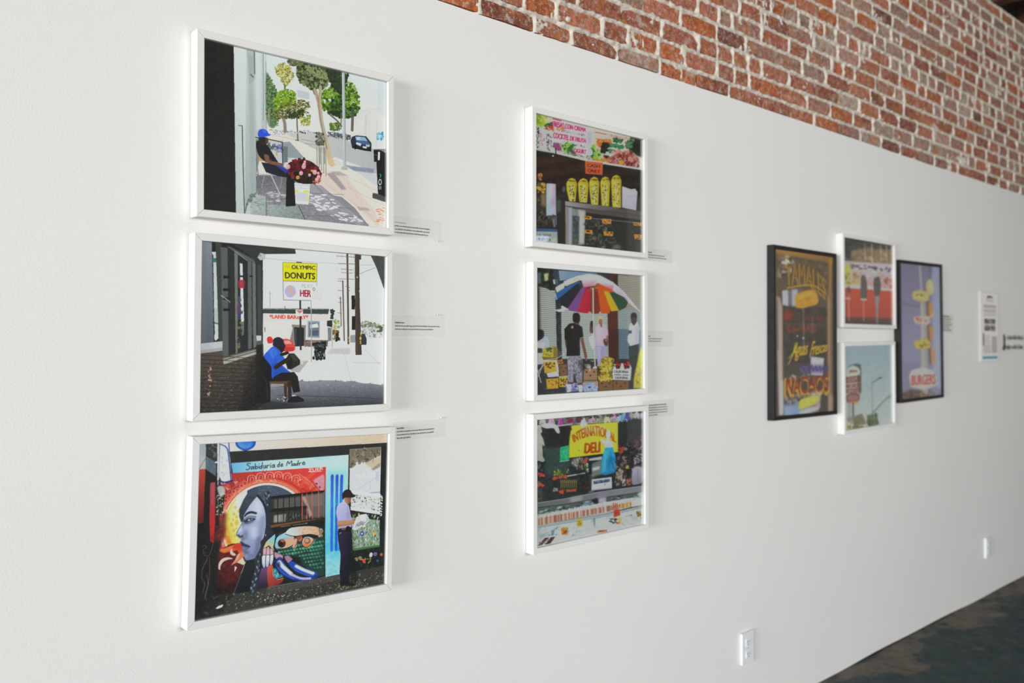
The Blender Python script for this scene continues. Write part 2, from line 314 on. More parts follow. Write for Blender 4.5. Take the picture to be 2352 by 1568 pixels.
def art_bench_reader(c):
    P, G, E, L, S, T = c.P, c.G, c.E, c.L, c.S, c.T
    G('#dcdfe5', '#e9e9ec', (1000, 200), (1000, 700), '600,100 1600,100 1600,900 600,900')
    P('#dedcda', '640,860 1600,860 1600,1240 640,1300'); P('#e9e8e6', '1300,870 1600,880 1600,1090 1400,1000', .8)
    P('#b8b6b7', '1180,950 1330,945 1325,995 1150,990', .7, 3); L('#c2bdbb', 5, '1345,1055 1575,1060'); L('#bfbab9', 4, '1280,985 1335,1200', .8); L('#c7a9a6', 4, '1440,960 1560,1075', .8); L('#c9c5c4', 4, '1140,960 1030,1080', .8); L('#c3c0bf', 3, '950,1080 1500,1090', .5)
    P('#a7a5a6', '870,1075 945,1045 1010,1040 940,1130 875,1118', .9, 1); S('#d7c4b0 #e3d5c4', 10, '930,1040 1000,1030 990,1060 920,1070', 5, 12, .5)
    # shade across the pavement
    G('#8f8e99', '#3c3e46', (1200, 1190), (1200, 1390), '640,1205 760,1210 930,1190 1010,1196 1110,1188 1220,1190 1290,1200 1340,1192 1420,1212 1500,1216 1600,1232 1600,1440 560,1440')
    S('#8f8e99 #7e7d88', 40, '930,1190 1220,1186 1590,1226 1590,1250 930,1215', 5, 14, .5); c.mottle(.03, 3, '600,1195 1600,1230 1600,1440 560,1440'); G('#4a4b52', '#26282a', (1000, 1330), (900, 1420), '560,1440 600,1330 900,1360 1200,1395 1000,1440', .7, 4); L('#2f3036', 5, '760,1300 1200,1312 1580,1330', .7); L('#2c2d32', 4, '640,1380 1240,1340', .5)
    # hills, far things
    S('#7a8a6a #9aa68c #5f7056', 70, '1400,760 1450,745 1580,770 1585,800 1420,800', 6, 13, .6); P('#cfcac6', '1390,790 1590,800 1590,870 1390,870', .9); S('#8b949c #aab2b8 #6f7780 #e6e6e8', 40, '1400,800 1580,815 1580,865 1400,860', 6, 14, .6); S('#f2f2f4', 8, '1520,840 1570,845 1570,865 1525,865', 6, 13, .6); S('#4d5c46', 20, '1535,780 1575,790 1570,825 1540,820', 5, 11)
    S('#34413a #2a352f', 30, '1180,655 1205,665 1200,720 1180,725', 5, 10); S('#a3a850 #7d8a46 #c9c27a', 46, '1195,730 1240,725 1250,790 1200,810', 5, 12, .4); S('#b5813f #6a5a3a', 20, '1195,810 1245,820 1240,885 1200,880', 6, 12); S('#232526', 14, '1215,830 1250,830 1245,890 1222,890', 5, 11); L('#a5a7aa', 6, '1190,790 1190,940')
    # bakery
    P('#e4d8d5', '655,680 1162,684 1155,935 655,925'); P('#d9ccc9', '655,690 1158,694 1157,740 655,740', .5); P('#37443d', '658,652 1166,655 1158,690 660,684'); L('#5b655f', 5, '660,648 1165,652'); L('#444', 5, '828,632 830,650'); P('#333637', '1003,636 1020,638 1018,652 1003,650')
    T('*LAND BAKERY*', '#e2523f', '712,694 1006,698 1004,728 714,722', 1, 1.2)
    P('#8d7f7a', '880,768 990,774 985,930 862,905 888,800'); P('#23272a', '898,788 975,792 975,930 905,934'); P('#4a5054', '905,795 918,796 918,920 908,922', .7)
    P('#9aa2ab', '1000,738 1098,740 1097,872 1000,868'); P('#70798a', '1010,752 1088,754 1088,860 1010,858'); P('#e8eaee', '1022,770 1078,760 1085,790 1022,795', .9); P('#4d5466', '1020,815 1085,812 1085,850 1022,850', .8); L('#d9d3d1', 6, '1000,738 1098,740 1097,872 1000,868 1000,738')
    P('#7b625a', '978,884 1158,886 1156,934 980,936'); S('#94786d #5f4a45 #a99288', 60, '980,886 1155,888 1154,932 982,934', 5, 9, .5, 0); P('#2d2f33', '1150,740 1190,735 1190,790 1150,780'); P('#5d656c', '1155,790 1185,795 1183,890 1158,895', .8); P('#d6cbc9', '660,935 900,930 1010,950 1030,1030 940,1050 660,1000', .5)
    L('#555', 3, '714,520 716,640', .7); L('#777', 3, '705,530 735,540', .6); L('#3d3f40', 5, '676,790 678,820')
    P('#f4f3f4', '665,850 720,848 735,935 668,1000'); P('#d8342c', '694,868 720,858 738,880 735,905 700,908', 1, 0, 1); P('#e24a3e', '810,880 860,880 900,915 905,960 860,972 805,965 800,930', 1, 0, 1); P('#f0b9b0', '820,890 860,888 885,912 830,915', .8, 1); P('#b32a24', '808,935 900,940 895,968 812,970', .7)
    # sign
    L('#2c2b2c', 14, '945,580 950,956'); P('#302e2d', '915,295 958,298 956,312 918,308')
    P('#efd71d', '812,300 1073,310 1071,446 814,440'); L('#8c7d2a', 4, '812,300 1073,310 1071,446 814,440 812,300'); P('#f7e65a', '818,305 1068,315 1067,340 818,330', .3)
    T('OLYMPIC', '#2b2622', '880,320 1060,328 1060,356 880,350', 1, .8); T('DONUTS', '#2b2622', '830,374 1058,382 1057,428 831,420', 1, 1.2)
    for i, (x, y) in enumerate(((834, 326), (848, 327), (862, 328), (841, 336), (855, 337))):
        t = np.linspace(0, 6.3, 15); L('#bfa52a', 2.5, np.c_[x+7*np.cos(t), y+7*np.sin(t)], .8)
    P('#ebeaee', '814,440 1071,447 1030,450 1030,588 818,583'); P('#e6e5ea', '1028,448 1071,447 1068,490 1030,520'); L('#77777c', 5, '814,440 1071,447'); L('#55555a', 4, '818,583 1030,588'); L('#66666a', 4, '814,440 818,583')
    E('#b5b0dc', 870, 519, 43, 46); P('#f0a987', '858,472 876,473 878,520 912,523 912,536 860,534'); T('PLAY', '#a6a6ac', '956,464 1046,466 1040,494 958,492', .9); T('HER', '#a51f3c', '945,508 1027,512 1026,560 946,557', 1, 1.4); L('#9a9aa0', 4, '1071,446 1073,480')
    P('#e9dcde', '910,656 967,655 966,705 912,705'); P('#d26a72', '912,660 965,660 940,685', .8); L('#b04a55', 4, '930,665 945,680 962,665')
    L('#9da1a4', 7, '1028,588 1032,800 1031,1050'); L('#c7c9cb', 3, '1026,588 1029,1040', .7); E('#6b6d70', 1050, 502, 10, 12); E('#e3e4e8', 1050, 502, 6, 7)
    for y in (518, 532, 545, 560, 572): L('#cbb9bc', 4, f'1040,{y} 1108,{y+4}', .9)
    # poles, wires
    L('#8b8b8f', 3, '660,268 900,290 1360,318 1500,320', .7); L('#9a9a9e', 2.5, '1100,310 1580,190', .3); L('#77777b', 4, '1400,386 1518,340', .8)
    L('#6d5a52', 8, '1253,560 1258,780'); L('#5c4a42', 10, '1270,440 1282,890'); L('#5a4038', 15, '1305,236 1310,600 1314,912'); P('#443832', '1362,236 1396,240 1400,600 1416,998 1368,998 1364,600'); P('#574840', '1366,240 1378,240 1384,990 1372,990', .6)
    for p in ('1224,252 1364,262', '1238,308 1362,312', '1236,424 1364,428', '1232,440 1276,444', '1260,350 1345,358', '1262,376 1345,382', '1232,510 1275,516', '1240,570 1258,572', '1236,600 1262,604', '1232,680 1262,684', '1290,480 1325,490', '1300,530 1325,510'): L('#72645c', 5, p, .85)
    for x in (1228, 1262, 1296, 1334, 1354): L('#8a7d76', 3, f'{x},245 {x},262', .8); L('#8a7d76', 3, f'{x},345 {x+1},380', .5)
    P('#2a2725', '1395,245 1410,245 1410,280 1396,278', .9); E('#d8d8d8', 1381, 413, 4, 7); E('#d8d8d8', 1398, 517, 4, 7)
    P('#1c1a1a', '1337,550 1363,550 1364,655 1338,655'); P('#1f1d1d', '1340,706 1366,706 1366,810 1340,808'); P('#33363d', '1410,838 1440,840 1454,880 1452,922 1412,922'); P('#7d8794', '1328,850 1365,845 1368,905 1328,905', .8); S('#d4b53a #e2c95a', 12, '1402,825 1412,825 1414,915 1404,915', 4, 7); S('#c8a83a', 4, '1316,850 1322,850 1322,895 1316,895', 3, 6)
    P('#454744', '1478,235 1600,235 1600,520 1582,490 1530,345', 1); c.mottle(.02, 4, '1478,235 1600,235 1600,520 1582,490')
    # building on the left
    P('#1f2123', '180,120 660,120 662,1000 600,1000 360,1070 180,1000'); G('#8d949c', '#5d6570', (240, 150), (240, 880), '190,120 272,130 290,895 190,905'); P('#767e87', '190,120 225,125 235,900 190,905', .4, 3)
    P('#cfd3d6', '283,225 306,228 325,872 300,884 292,700'); P('#e7eaec', '276,222 306,222 306,240 276,240'); P('#2f7d60', '278,268 305,270 306,300 280,300'); P('#aeb4b8', '290,640 322,650 325,760 298,760', .6); E('#dfe2e4', 305, 860, 12, 28); L('#2a2c2d', 7, '285,752 325,762')
    P('#3c3f3f', '300,140 345,150 360,1010 330,900', 1); P('#5b5e5b', '340,185 392,195 402,995 360,1015'); P('#2a2c2c', '395,205 445,220 452,985 405,995'); P('#73766f', '444,210 472,222 470,980 455,985'); P('#4a4d4b', '392,170 600,280 600,330 450,230', 1); L('#a9aca6', 5, '445,215 560,300', .8); L('#8d908b', 5, '395,185 600,300', .7)
    P('#26292b', '470,250 545,290 548,960 470,978'); P('#e3e4e8', '486,306 506,312 518,742 496,748'); P('#a7abb0', '495,745 518,742 516,845 500,850', .6); P('#a82a3c', '472,440 500,430 525,440 520,495 476,492', .9); P('#b02f3d', '462,620 484,618 486,680 466,684', .9); P('#2f4a8a', '468,560 490,560 492,710 472,714', .8); S('#3a3f44 #4d5257 #7a6a3a', 40, '470,560 500,560 510,950 475,960', 5, 14, .7)
    P('#5f635f', '545,280 572,295 578,945 550,955'); P('#3c4040', '572,295 585,300 590,850 578,850'); P('#777c7a', '582,300 604,310 612,935 590,945', .9); P('#2d2f2f', '604,290 655,270 660,910 614,935'); P('#44484a', '618,320 648,320 655,860 625,870', .8)
    for y in (400, 495, 560, 645): P('#151616', f'360,{y} 415,{y+4} 415,{y+20} 360,{y+22}')
    L('#c6c9c4', 5, '345,550 388,578'); L('#8c8f8a', 7, '388,578 412,600'); P('#161717', '485,398 512,400 512,412 485,410'); P('#161717', '560,398 585,400 585,412 560,410')
    P('#8f8e86', '358,1012 612,948 614,990 364,1068'); P('#b9b8b0', '362,1040 612,972 614,988 364,1066', .8); L('#3a3a37', 5, '362,1038 612,970'); P('#5b5a55', '358,1010 610,946 610,955 358,1022')
    P('#343636', '205,110 560,140 905,196 912,236 660,238 610,285 520,220 440,170', 1); P('#4b4e4d', '560,150 905,200 908,212 560,170', .6); P('#b9bcbd', '618,262 640,228 682,240 676,278 640,285'); P('#8f9393', '618,262 640,228 650,255', .8)
    P('#c4c7ce', '190,908 355,892 356,962 190,985'); P('#9ea1a8', '190,960 356,940 356,964 190,986', .7); P('#c9ccd1', '612,850 650,852 650,890 614,892'); P('#6a6c70', '612,890 655,885 656,915 614,925', .7)
    G('#574b43', '#2e2a27', (250, 1000), (560, 1380), '180,985 356,964 362,1070 616,990 616,930 664,912 666,1360 560,1420 180,1440')
    for j in range(15):
        y = 992+j*30
        L('#231f1c', 5, f'185,{y+6} 400,{y+16} 640,{y+34-j*3}', .8)
        for i in range(9):
            x = 190+(j % 2)*26+i*52
            if x < 640:
                yy = y+8+(x-190)*.05
                c.S('#6b5c50 #5a4d44 #77675a #4a403a #837266', 2, f'{x},{yy} {x+44},{yy+2} {x+44},{yy+20} {x},{yy+18}', 5, 12, .4, 3, .55)
    G('#2a2624', '#181716', (560, 1100), (640, 1300), '560,1060 664,980 668,1360 600,1400 480,1430', .7, 8); P('#161515', '612,930 662,912 668,1345 610,1360', .8, 4); S('#c9a58a #b58a70', 16, '245,1085 275,1080 275,1320 245,1330', 3, 8)
    c.mottle(.03, 3, '180,985 356,964 362,1070 616,990 666,920 666,1400 180,1440')
    # reader
    P('#131316', '660,1015 720,1005 745,1060 760,1200 700,1205 662,1150', 1, 0, 1); P('#161618', '655,1150 720,1200 720,1350 660,1360'); L('#2b2c30', 9, '665,1160 690,1200 700,1330', .9)
    P('#241b1a', '745,905 815,910 826,950 800,985 760,970', 1, 0, 1); P('#241d30', '738,905 745,875 780,862 815,880 822,905 835,935 805,938 742,928', 1, 0, 1); P('#33294a', '750,885 790,870 812,890', .5, 2)
    P('#2b5fce', '672,1010 700,965 745,932 790,965 810,1000 828,1028 800,1060 850,1110 860,1130 740,1175 725,1085', 1, 0, 1); P('#4a82ea', '705,970 745,940 770,990 740,1030', .7, 3); P('#1b3f94', '730,1060 780,1060 850,1125 745,1165', .5, 3); L('#183a86', 4, '740,960 760,1060', .6)
    P('#2a1c17', '745,1085 790,1050 860,1010 880,1030 800,1080 760,1105', 1, 0, 1); P('#241a16', '790,990 830,975 850,970 860,985 810,1005', 1, 0, 1)
    P('#26241f', '860,985 900,985 945,1035 945,1068 880,1105 850,1105 830,1040', 1); P('#3c3a33', '870,995 900,992 935,1035 900,1050', .8); L('#55534a', 3, '880,1005 925,1045', .7); P('#1b1a17', '845,1040 880,1030 890,1080 855,1100')
    P('#1d1a19', '738,1165 800,1130 900,1125 928,1160 946,1272 895,1282 870,1200 760,1200', 1, 0, 0)
    P('#4a3526', '712,1195 868,1192 880,1215 870,1235 712,1240'); P('#6b4d38', '715,1198 862,1196 864,1208 715,1212', .8); P('#a9acb2', '720,1212 822,1214 822,1232 722,1240', .8); P('#3d2c22', '822,1235 846,1232 846,1340 826,1342'); P('#33261e', '850,1200 878,1198 880,1320 855,1325'); P('#6d7079', '720,1255 820,1250 760,1320 722,1340', .6)
    P('#cfd0d4', '882,1298 905,1296 925,1310 890,1316'); P('#1b1a1a', '878,1312 930,1308 972,1330 968,1348 900,1355 850,1350', 1, 0, 1)
    S('#b7b8be', 8, '780,1300 860,1320 840,1345 770,1330', 3, 7)
    # cart
    S('#1e2222 #2a2e2e #151818', 60, '1040,910 1140,900 1140,935 1120,1000 1135,1025 1060,1030 1065,960', 7, 16); L('#3c4040', 5, '1050,920 1078,1015'); L('#202323', 6, '1130,960 1136,1028'); E('#1c1e1e', 1048, 1020, 9, 14); E('#1c1e1e', 1128, 1022, 8, 12); L('#4d5252', 4, '1060,1000 1130,990'); S('#556058', 8, '1060,920 1130,915 1120,950', 4, 8)

def art_mural(c):
    P, G, E, L, S, T = c.P, c.G, c.E, c.L, c.S, c.T
    P('#262624', '100,100 1500,100 1500,1500 100,1500')
    # ground
    P('#3b3a36', '150,1290 420,1240 700,1195 1060,1125 1480,1045 1500,1200 150,1450'); S('#6b665c #857c6c #2a2926 #4f4b43 #1f1f1d #a2937c', 700, '400,1255 680,1205 1060,1135 1470,1090 1475,1180 700,1330 160,1435 200,1330', 2, 7, .6); S('#1c1d1c #242523', 160, '150,1300 420,1250 330,1400 150,1440', 8, 20, .6, None, .6, 2)
    P('#575652', '660,1208 1060,1128 1170,1110 1175,1150 900,1205 640,1265', .6, 3); L('#8a8880', 4, '660,1207 1065,1129', .8); S('#8c7f5e #a2946c', 40, '1130,1190 1320,1160 1330,1190 1150,1215', 3, 6, .6); P('#e2e4ea', '298,1352 318,1335 350,1325 345,1342 310,1357'); S('#b9aca4', 12, '560,1270 800,1230 780,1270 600,1300', 3, 6)
    # red mural field
    G('#d9403a', '#3a1916', (760, 420), (300, 1020), '300,480 400,415 1048,372 1046,545 640,560 440,900 460,1230 160,1300 190,900 260,700')
    G('#6d211c', '#241513', (400, 950), (350, 1230), '230,880 480,880 500,1000 450,1230 200,1290 160,1100', .9, 6)
    P('#5a1d1a', '300,1000 470,980 480,1060 440,1180 360,1180 310,1090', .8, 10); c.mottle(.03, 8, '160,880 480,880 450,1230 160,1300')
    P('#1d1d1b', '160,880 260,880 330,900 300,1000 300,1250 150,1300', .75, 8)
    # cream band, black band, blue field
    G('#dcd5d0', '#d4bfa6', (400, 240), (1470, 170), '366,100 1500,100 1500,203 370,272'); S('#cbbda8 #d9c8b4', 40, '1100,150 1460,140 1460,205 1100,222', 6, 16, .6, None, .5, 2); P('#b5d2e2', '620,255 650,243 700,240 690,250', .6, 2)
    E('#2c63bb', 480, 208, 72, 52); E('#5a97dd', 475, 212, 52, 36, 0, .9, 2); E('#2f74cc', 490, 200, 40, 26, 0, .6, 3); L('#2450a6', 8, '412,195 430,235 475,260 520,245 548,200', 1, 1); L('#3d7fd0', 4, '470,200 480,240 500,250', .7)
    P('#2b2c2b', '372,270 1475,203 1500,203 1500,1010 1432,1010 1432,230 1210,246 1206,292 380,352'); c.mottle(.015, 4, '372,270 1465,205 1463,240 1200,290 380,350')
    G('#6ab4e0', '#bfdcec', (390, 400), (660, 360), '382,349 1204,288 1204,540 1165,1112 1062,1132 1048,372 396,418')
    G('#c2dded', '#5fc6e4', (1120, 340), (1110, 960), '1046,302 1200,290 1205,545 1168,960 1052,960 1048,380', 1, 2); G('#57c3de', '#a5d6ee', (1100, 900), (1110, 1110), '1052,900 1165,900 1165,1112 1062,1132'); P('#9fd3e6', '940,308 1000,303 1080,296 1070,318 1000,330', .6, 4); P('#8fd0e2', '1060,400 1190,392 1192,440 1180,500 1060,520', .7, 6); S('#49b4d6 #7fcfe8 #b9dcf0', 40, '1062,960 1160,950 1160,1105 1066,1122', 8, 20, .6, None, .35, 4)
    for x, y1, xe in ((1093, 950, 1100), (1127, 948, 1131), (1160, 640, 1158)): G('#2a4fbe', '#2b83d8', (x, 430), (x, 640), f'{x-10},432 {x},421 {x+10},430 {xe+10},{y1} {xe},{y1+10} {xe-9},{y1}', .95, 1)
    P('#1f5fd0', '1090,650 1106,650 1110,950 1092,955', .5, 2); P('#1450c0', '1120,640 1138,640 1142,945 1124,950', .6, 2); P('#2a63c8', '1145,955 1160,945 1160,910 1148,920', .7, 2); P('#8a87b8', '1038,540 1050,535 1050,722 1040,728', .8)
    # lettering on the blue strip
    for p in ('518,352 500,350 496,362 512,372 510,388 494,396 488,390', '537,372 525,376 524,390 534,386 540,372 543,390', '552,352 552,388 556,372 566,372 565,386 553,389', '577,368 577,386', '601,344 599,384 596,368 586,374 588,386 598,382', '612,364 612,382 622,380 625,362 628,382', '637,362 636,382 638,366 652,362', '659,362 659,380', '683,358 672,362 670,376 680,376 685,358 688,378', '716,356 708,362 708,372 718,370 722,340 720,372', '732,364 744,360 740,352 732,358 733,370 746,368', '770,366 780,336 790,352 806,332 808,366', '826,350 816,354 816,364 825,362 828,350 831,364', '852,330 849,362 846,350 838,354 838,362 848,360', '860,346 860,362 862,350 872,344', '884,350 898,346 892,338 884,344 886,358 902,354'):
        L('#23303a', 5.5, p, 1, 1)
    for p in ('577,356 579,354', '659,352 660,350'): L('#23303a', 5, p)
    # relief drawing on the red panel
    for i in range(5): L(('#e8694e #f08a6c #d8452f #e5543c #c9362c').split()[i], 20-i*2, [(880+i*18, 450+i*22), (930+i*15, 500+i*8), (1000, 560-i*5)], .6, 1, 1)
    L('#e55a40', 26, '830,470 870,500 930,440 960,420', .8, 1); L('#ef8b6c', 6, '860,420 940,480', .9); L('#ef8b6c', 5, '900,440 1000,540', .9); L('#f5b49a', 5, '880,460 855,470 862,500', .9, 1); L('#b92c26', 14, '880,520 930,540 1000,500', .7, 1); L('#f3a78c', 4, '940,530 955,490 965,480', .8); P('#d9a0b0', '960,470 1000,440 1035,430 1036,530 1010,540 985,510', .85, 2, 1); P('#c98aa6', '995,470 1030,450 1030,520 1005,510', .6, 3); E('#4a2f50', 985, 488, 9, 5, 30); E('#4a2f50', 1008, 512, 8, 5, 60); L('#e2504a', 6, '960,470 1030,560', .9); L('#a52a30', 5, '955,475 1010,545', .8)
    T('ZUER', '#f6e2e2', '926,386 1026,374 1030,392 924,408', .95, .6); L('#f6e2e2', 5, '940,408 1015,402', .9)
    # sun and halo
    for rx, col, a in ((345, '#c2372c', .9), (332, '#e2604a', .9), (320, '#f0967a', .8), (309, '#e8553a', .9), (303, '#f3dcd0', .95)):
        t = np.linspace(2.75, 6.1, 40); q = np.c_[642+rx*np.cos(t), 800+rx*1.02*np.sin(t)]; L(col, 14, q[(q[:, 0] < 890)], a)
    G('#f0c83a', '#f2e8dc', (350, 800), (470, 760), [(642+298*math.cos(t), 800+305*math.sin(t)) for t in np.linspace(2.75, 6.1, 40)]+[(860, 900), (400, 905)])
    G('#f0a03c', '#e86a30', (360, 800), (390, 900), '345,770 372,790 390,880 400,908 365,905 350,850', .8, 3); L('#f0d23c', 9, '345,810 352,740 380,660 420,600', .9, 1)
    for x, y, r in ((395, 775, 14), (432, 760, 18), (430, 720, 12), (372, 735, 10), (410, 700, 11), (440, 680, 9), (372, 830, 17), (412, 815, 12), (420, 850, 10), (395, 860, 12), (430, 800, 8), (405, 740, 8), (420, 655, 10)): E('#efc04e', x, y, r*.85, r*1.2, 0, .9, 1); E('#e8a23c', x, y+3, r*.4, r*.6, 0, .5, 1)
    L('#e5a090', 5, '320,640 345,580 400,520 480,465', .5, 1)
    for i in range(6):
        x, y = 505+i*62, 474-[0, 16, 22, 24, 16, 2][i]
        L('#f0b4a2', 5, [(x-5, y), (x, y-32), (x+24, y-42), (x+48, y-34), (x+54, y-4)], .95, 1); L('#f0a892', 4, [(x+14, y), (x+16, y-22), (x+28, y-28), (x+38, y-20), (x+38, y-2)], .95, 1)
    for x, y in ((483, 489), (459, 506), (430, 535), (405, 548), (376, 578), (350, 610), (334, 640)):
        t = np.linspace(0, 6.3, 14); L('#e2917e', 4.5, np.c_[x+15*np.cos(t), y+14*np.sin(t)], .9)
    for p in ('330,695 345,670', '340,700 355,672', '352,700 362,680', '560,480 575,465 600,470', '660,466 680,478', '690,462 700,474', '455,560 470,540', '465,562 482,540'): L('#f5c4b0', 5, p, .9)
    P('#e39a88', '336,505 372,525 395,520 415,500 400,470 420,480 440,470 400,515 360,540', .9, 1); P('#d9958a', '405,430 420,470 445,490 420,480', .9); P('#c95a50', '350,490 380,500 380,520 345,510', .8)
    for t in np.linspace(3.0, 5.4, 46):
        r0, r1 = 352+c.rng.uniform(0, 14), 372+c.rng.uniform(0, 40); L(c.rng.choice(['#b52a24', '#e0604a', '#a8231f', '#ec8a70']), 4, [(642+r0*math.cos(t), 800+r0*1.02*math.sin(t)), (642+r1*math.cos(t+.03), 800+r1*math.sin(t+.03))], .55)
    for t in np.linspace(3.0, 5.6, 70): L(c.rng.choice(['#f6b08c', '#e8704c', '#d8452f', '#f3c7b0']), 3.5, [(642+c.rng.uniform(308, 330)*math.cos(t), 800+c.rng.uniform(312, 334)*math.sin(t)), (642+c.rng.uniform(318, 342)*math.cos(t+.06), 800+c.rng.uniform(322, 346)*math.sin(t+.06))] if t < 5.45 else [(0, 0), (1, 1)], .55)
    # hair behind the profile
    G('#3c4350', '#4d566a', (500, 640), (760, 520), [(642+290*math.cos(t), 800+300*math.sin(t)) for t in np.linspace(4.2, 5.45, 24)]+[(850, 565), (665, 580), (645, 700), (560, 600), (500, 560)])
    G('#343b44', '#4c5567', (455, 720), (640, 520), '445,670 475,600 500,560 560,520 640,500 660,560 660,720 650,860 620,880 636,760 622,660 572,575 520,640 488,700 478,750 462,758 448,720', 1, 1)
    S('#5b6482 #6a7392 #4a536c #767fa0', 130, '580,510 690,505 720,560 660,590 655,800 630,850 640,720 600,620 572,560', 4, 10, .4, 60, .5); S('#4b5462 #2a3038', 60, '450,680 520,570 570,560 500,650 470,745', 4, 10, .4, -60, .6)
    # face
    G('#b9bfd8', '#8b93b6', (560, 640), (560, 980), '572,574 600,610 622,660 636,730 630,800 612,870 596,940 570,1000 536,1020 505,1022 492,1005 478,990 474,970 466,955 458,935 466,920 462,900 455,895 462,872 470,858 455,860 434,852 430,835 440,815 462,775 482,742 478,715 490,690 520,640')
    P('#c9cee2', '540,640 575,600 605,660 610,720 580,740 520,720', .7, 8); P('#cdd2e6', '530,790 570,780 580,840 560,880 530,850', .8, 8); P('#8189ab', '600,700 634,720 628,820 600,920 570,990 560,960 590,860', .7, 8); P('#666e92', '490,960 560,980 540,1016 500,1020 482,995', .5, 6); P('#a5acc9', '490,985 510,975 515,1000 500,1008', .6, 4)
    P('#5b6386', '470,745 490,730 495,770 470,800 455,812 468,780', .5, 4); P('#3d4460', '436,848 446,842 462,850 478,842 480,856 462,868 446,862', .9, 1, 1); P('#d5d9ea', '440,820 452,800 462,810 450,835', .6, 3); P('#6c7498', '480,800 492,830 490,852 478,842', .6, 4)
    L('#2c3242', 9, '487,715 500,695 530,684 568,692', 1, 1); P('#262c3a', '482,745 500,735 530,728 562,734 545,745 512,752 490,765', 1, 1, 1); P('#dfe2ec', '505,740 528,733 545,736 528,744 510,747', 1); E('#20242e', 528, 738, 6, 5); P('#7a82a6', '485,765 520,758 560,745 540,765 500,780', .6, 4); L('#4d5578', 3, '490,772 530,762 562,745', .6, 1)
    P('#2f3650', '458,896 470,890 490,905 520,916 530,930 500,930 478,922 462,922', 1, 1, 1); P('#5a6c88', '464,925 500,930 524,932 505,948 480,955 466,945', 1, 2, 1); P('#8494ae', '472,932 505,934 495,944 476,944', .7, 2); P('#4d5578', '478,958 510,952 505,968 482,966', .6, 3)
    # neck, shoulder, plait
    P('#1f2426', '500,1022 560,1010 590,960 600,1010 590,1100 545,1230 430,1252 450,1170 480,1090 492,1045'); P('#31343f', '560,1010 620,900 640,880 625,1000 600,1180 590,1235 530,1235 560,1150', 1); G('#23262a', '#15181a', (500, 1060), (480, 1240), '490,1060 580,1040 560,1200 540,1232 440,1250', .7, 5)
    S('#9aa0ba #7e86a6 #b7bcd0 #5a6280', 90, '604,900 622,890 610,980 590,1080 570,1160 555,1220 540,1220 560,1130 580,1040 592,970', 4, 10, .35, 70, .8); L('#8e96ac', 6, '498,1030 482,1080 470,1110', .8, 1); L('#6f7890', 3, '470,1110 440,1200 425,1240', .8, 1); L('#1c2028', 5, '618,870 600,940 580,1000', .8, 1)
    S('#8790b0 #a6aec8', 40, '640,770 660,760 655,850 625,880 634,830', 4, 9, .5, 60, .7)
    L('#1e232b', 15, '575,575 612,620 636,680 648,750 640,830 622,890', .95, 1); L('#2b313b', 38, '640,560 655,640 660,740 650,830 628,900 604,990 590,1070 565,1160 548,1235', .9, 1)
    for t in range(30):
        u = t/29; q = spline(PT('640,560 655,640 660,740 650,830 628,900 604,990 590,1070 565,1160 548,1235'), 8, False); x, y = q[int(u*(len(q)-1))]; sg = 1 if t % 2 else -1
        E(('#7e88a6', '#9aa3be', '#67718f')[t % 3], x+sg*8, y, 6, 13, 28*sg, .75, 1); E('#c2c8da', x+sg*9, y-4, 2.2, 6, 28*sg, .7, 1)
    L('#1b2028', 4, '622,885 600,960 586,1010', .8, 1)
    P('#59617f', '482,745 498,722 530,712 566,716 560,728 530,724 505,736 490,760', .8, 2, 1); L('#20252f', 10, '486,716 504,700 532,692 566,698', .9, 1); L('#1c2029', 5, '486,752 510,738 536,731 562,735', 1, 1); P('#3b425c', '486,756 520,752 556,744 530,758 498,768', .7, 2, 1)
    P('#5d6585', '575,860 610,850 596,940 570,1000 545,1015 560,960', .6, 6); P('#6b7394', '496,800 512,840 506,872 490,880 484,850', .6, 4); P('#d9deec', '452,790 462,772 472,800 462,820 450,822', .6, 3); P('#474f6c', '470,862 490,858 486,880 468,884', .6, 3); P('#525a78', '488,958 520,948 528,965 508,980 488,975', .5, 4); P('#d2d7e8', '560,600 580,600 600,660 590,700 560,680', .5, 6)
    L('#1f242e', 4, '434,852 432,836 442,812 463,775 482,742', .7, 1); L('#20252f', 4, '462,900 466,955 476,975 492,1006 505,1022 540,1018', .6, 1)
    # flames
    P('#d8552f', '330,940 380,925 440,905 462,898 470,930 478,960 450,975 440,950 400,960 350,970 315,958 312,940', 1, 1, 0); P('#e98a52', '312,938 350,942 420,912 400,940 350,968 320,960', .8, 2); P('#c9352a', '440,900 466,905 470,950 440,945 400,930', .8, 2)
    P('#ecc2b8', '390,955 402,940 408,962 424,975 430,985 410,988 392,975', 1, 0, 1); P('#e2785a', '470,960 490,975 478,1010 440,1035 396,1056 425,1020 440,980', 1); P('#eab0a2', '440,985 462,970 450,1010 400,1054 428,1015', .8, 1); P('#e9cfb0', '440,1035 478,1000 500,1040 484,1052', 1); P('#efc9bc', '310,1075 315,1035 340,1008 380,1000 410,1010 380,1015 345,1030 325,1060 322,1086', 1, 0, 1); P('#f0d5cb', '425,1060 440,1070 425,1100', 1); L('#f0b0a0', 6, '325,905 342,898'); L('#f0b0a0', 5, '330,915 345,906')
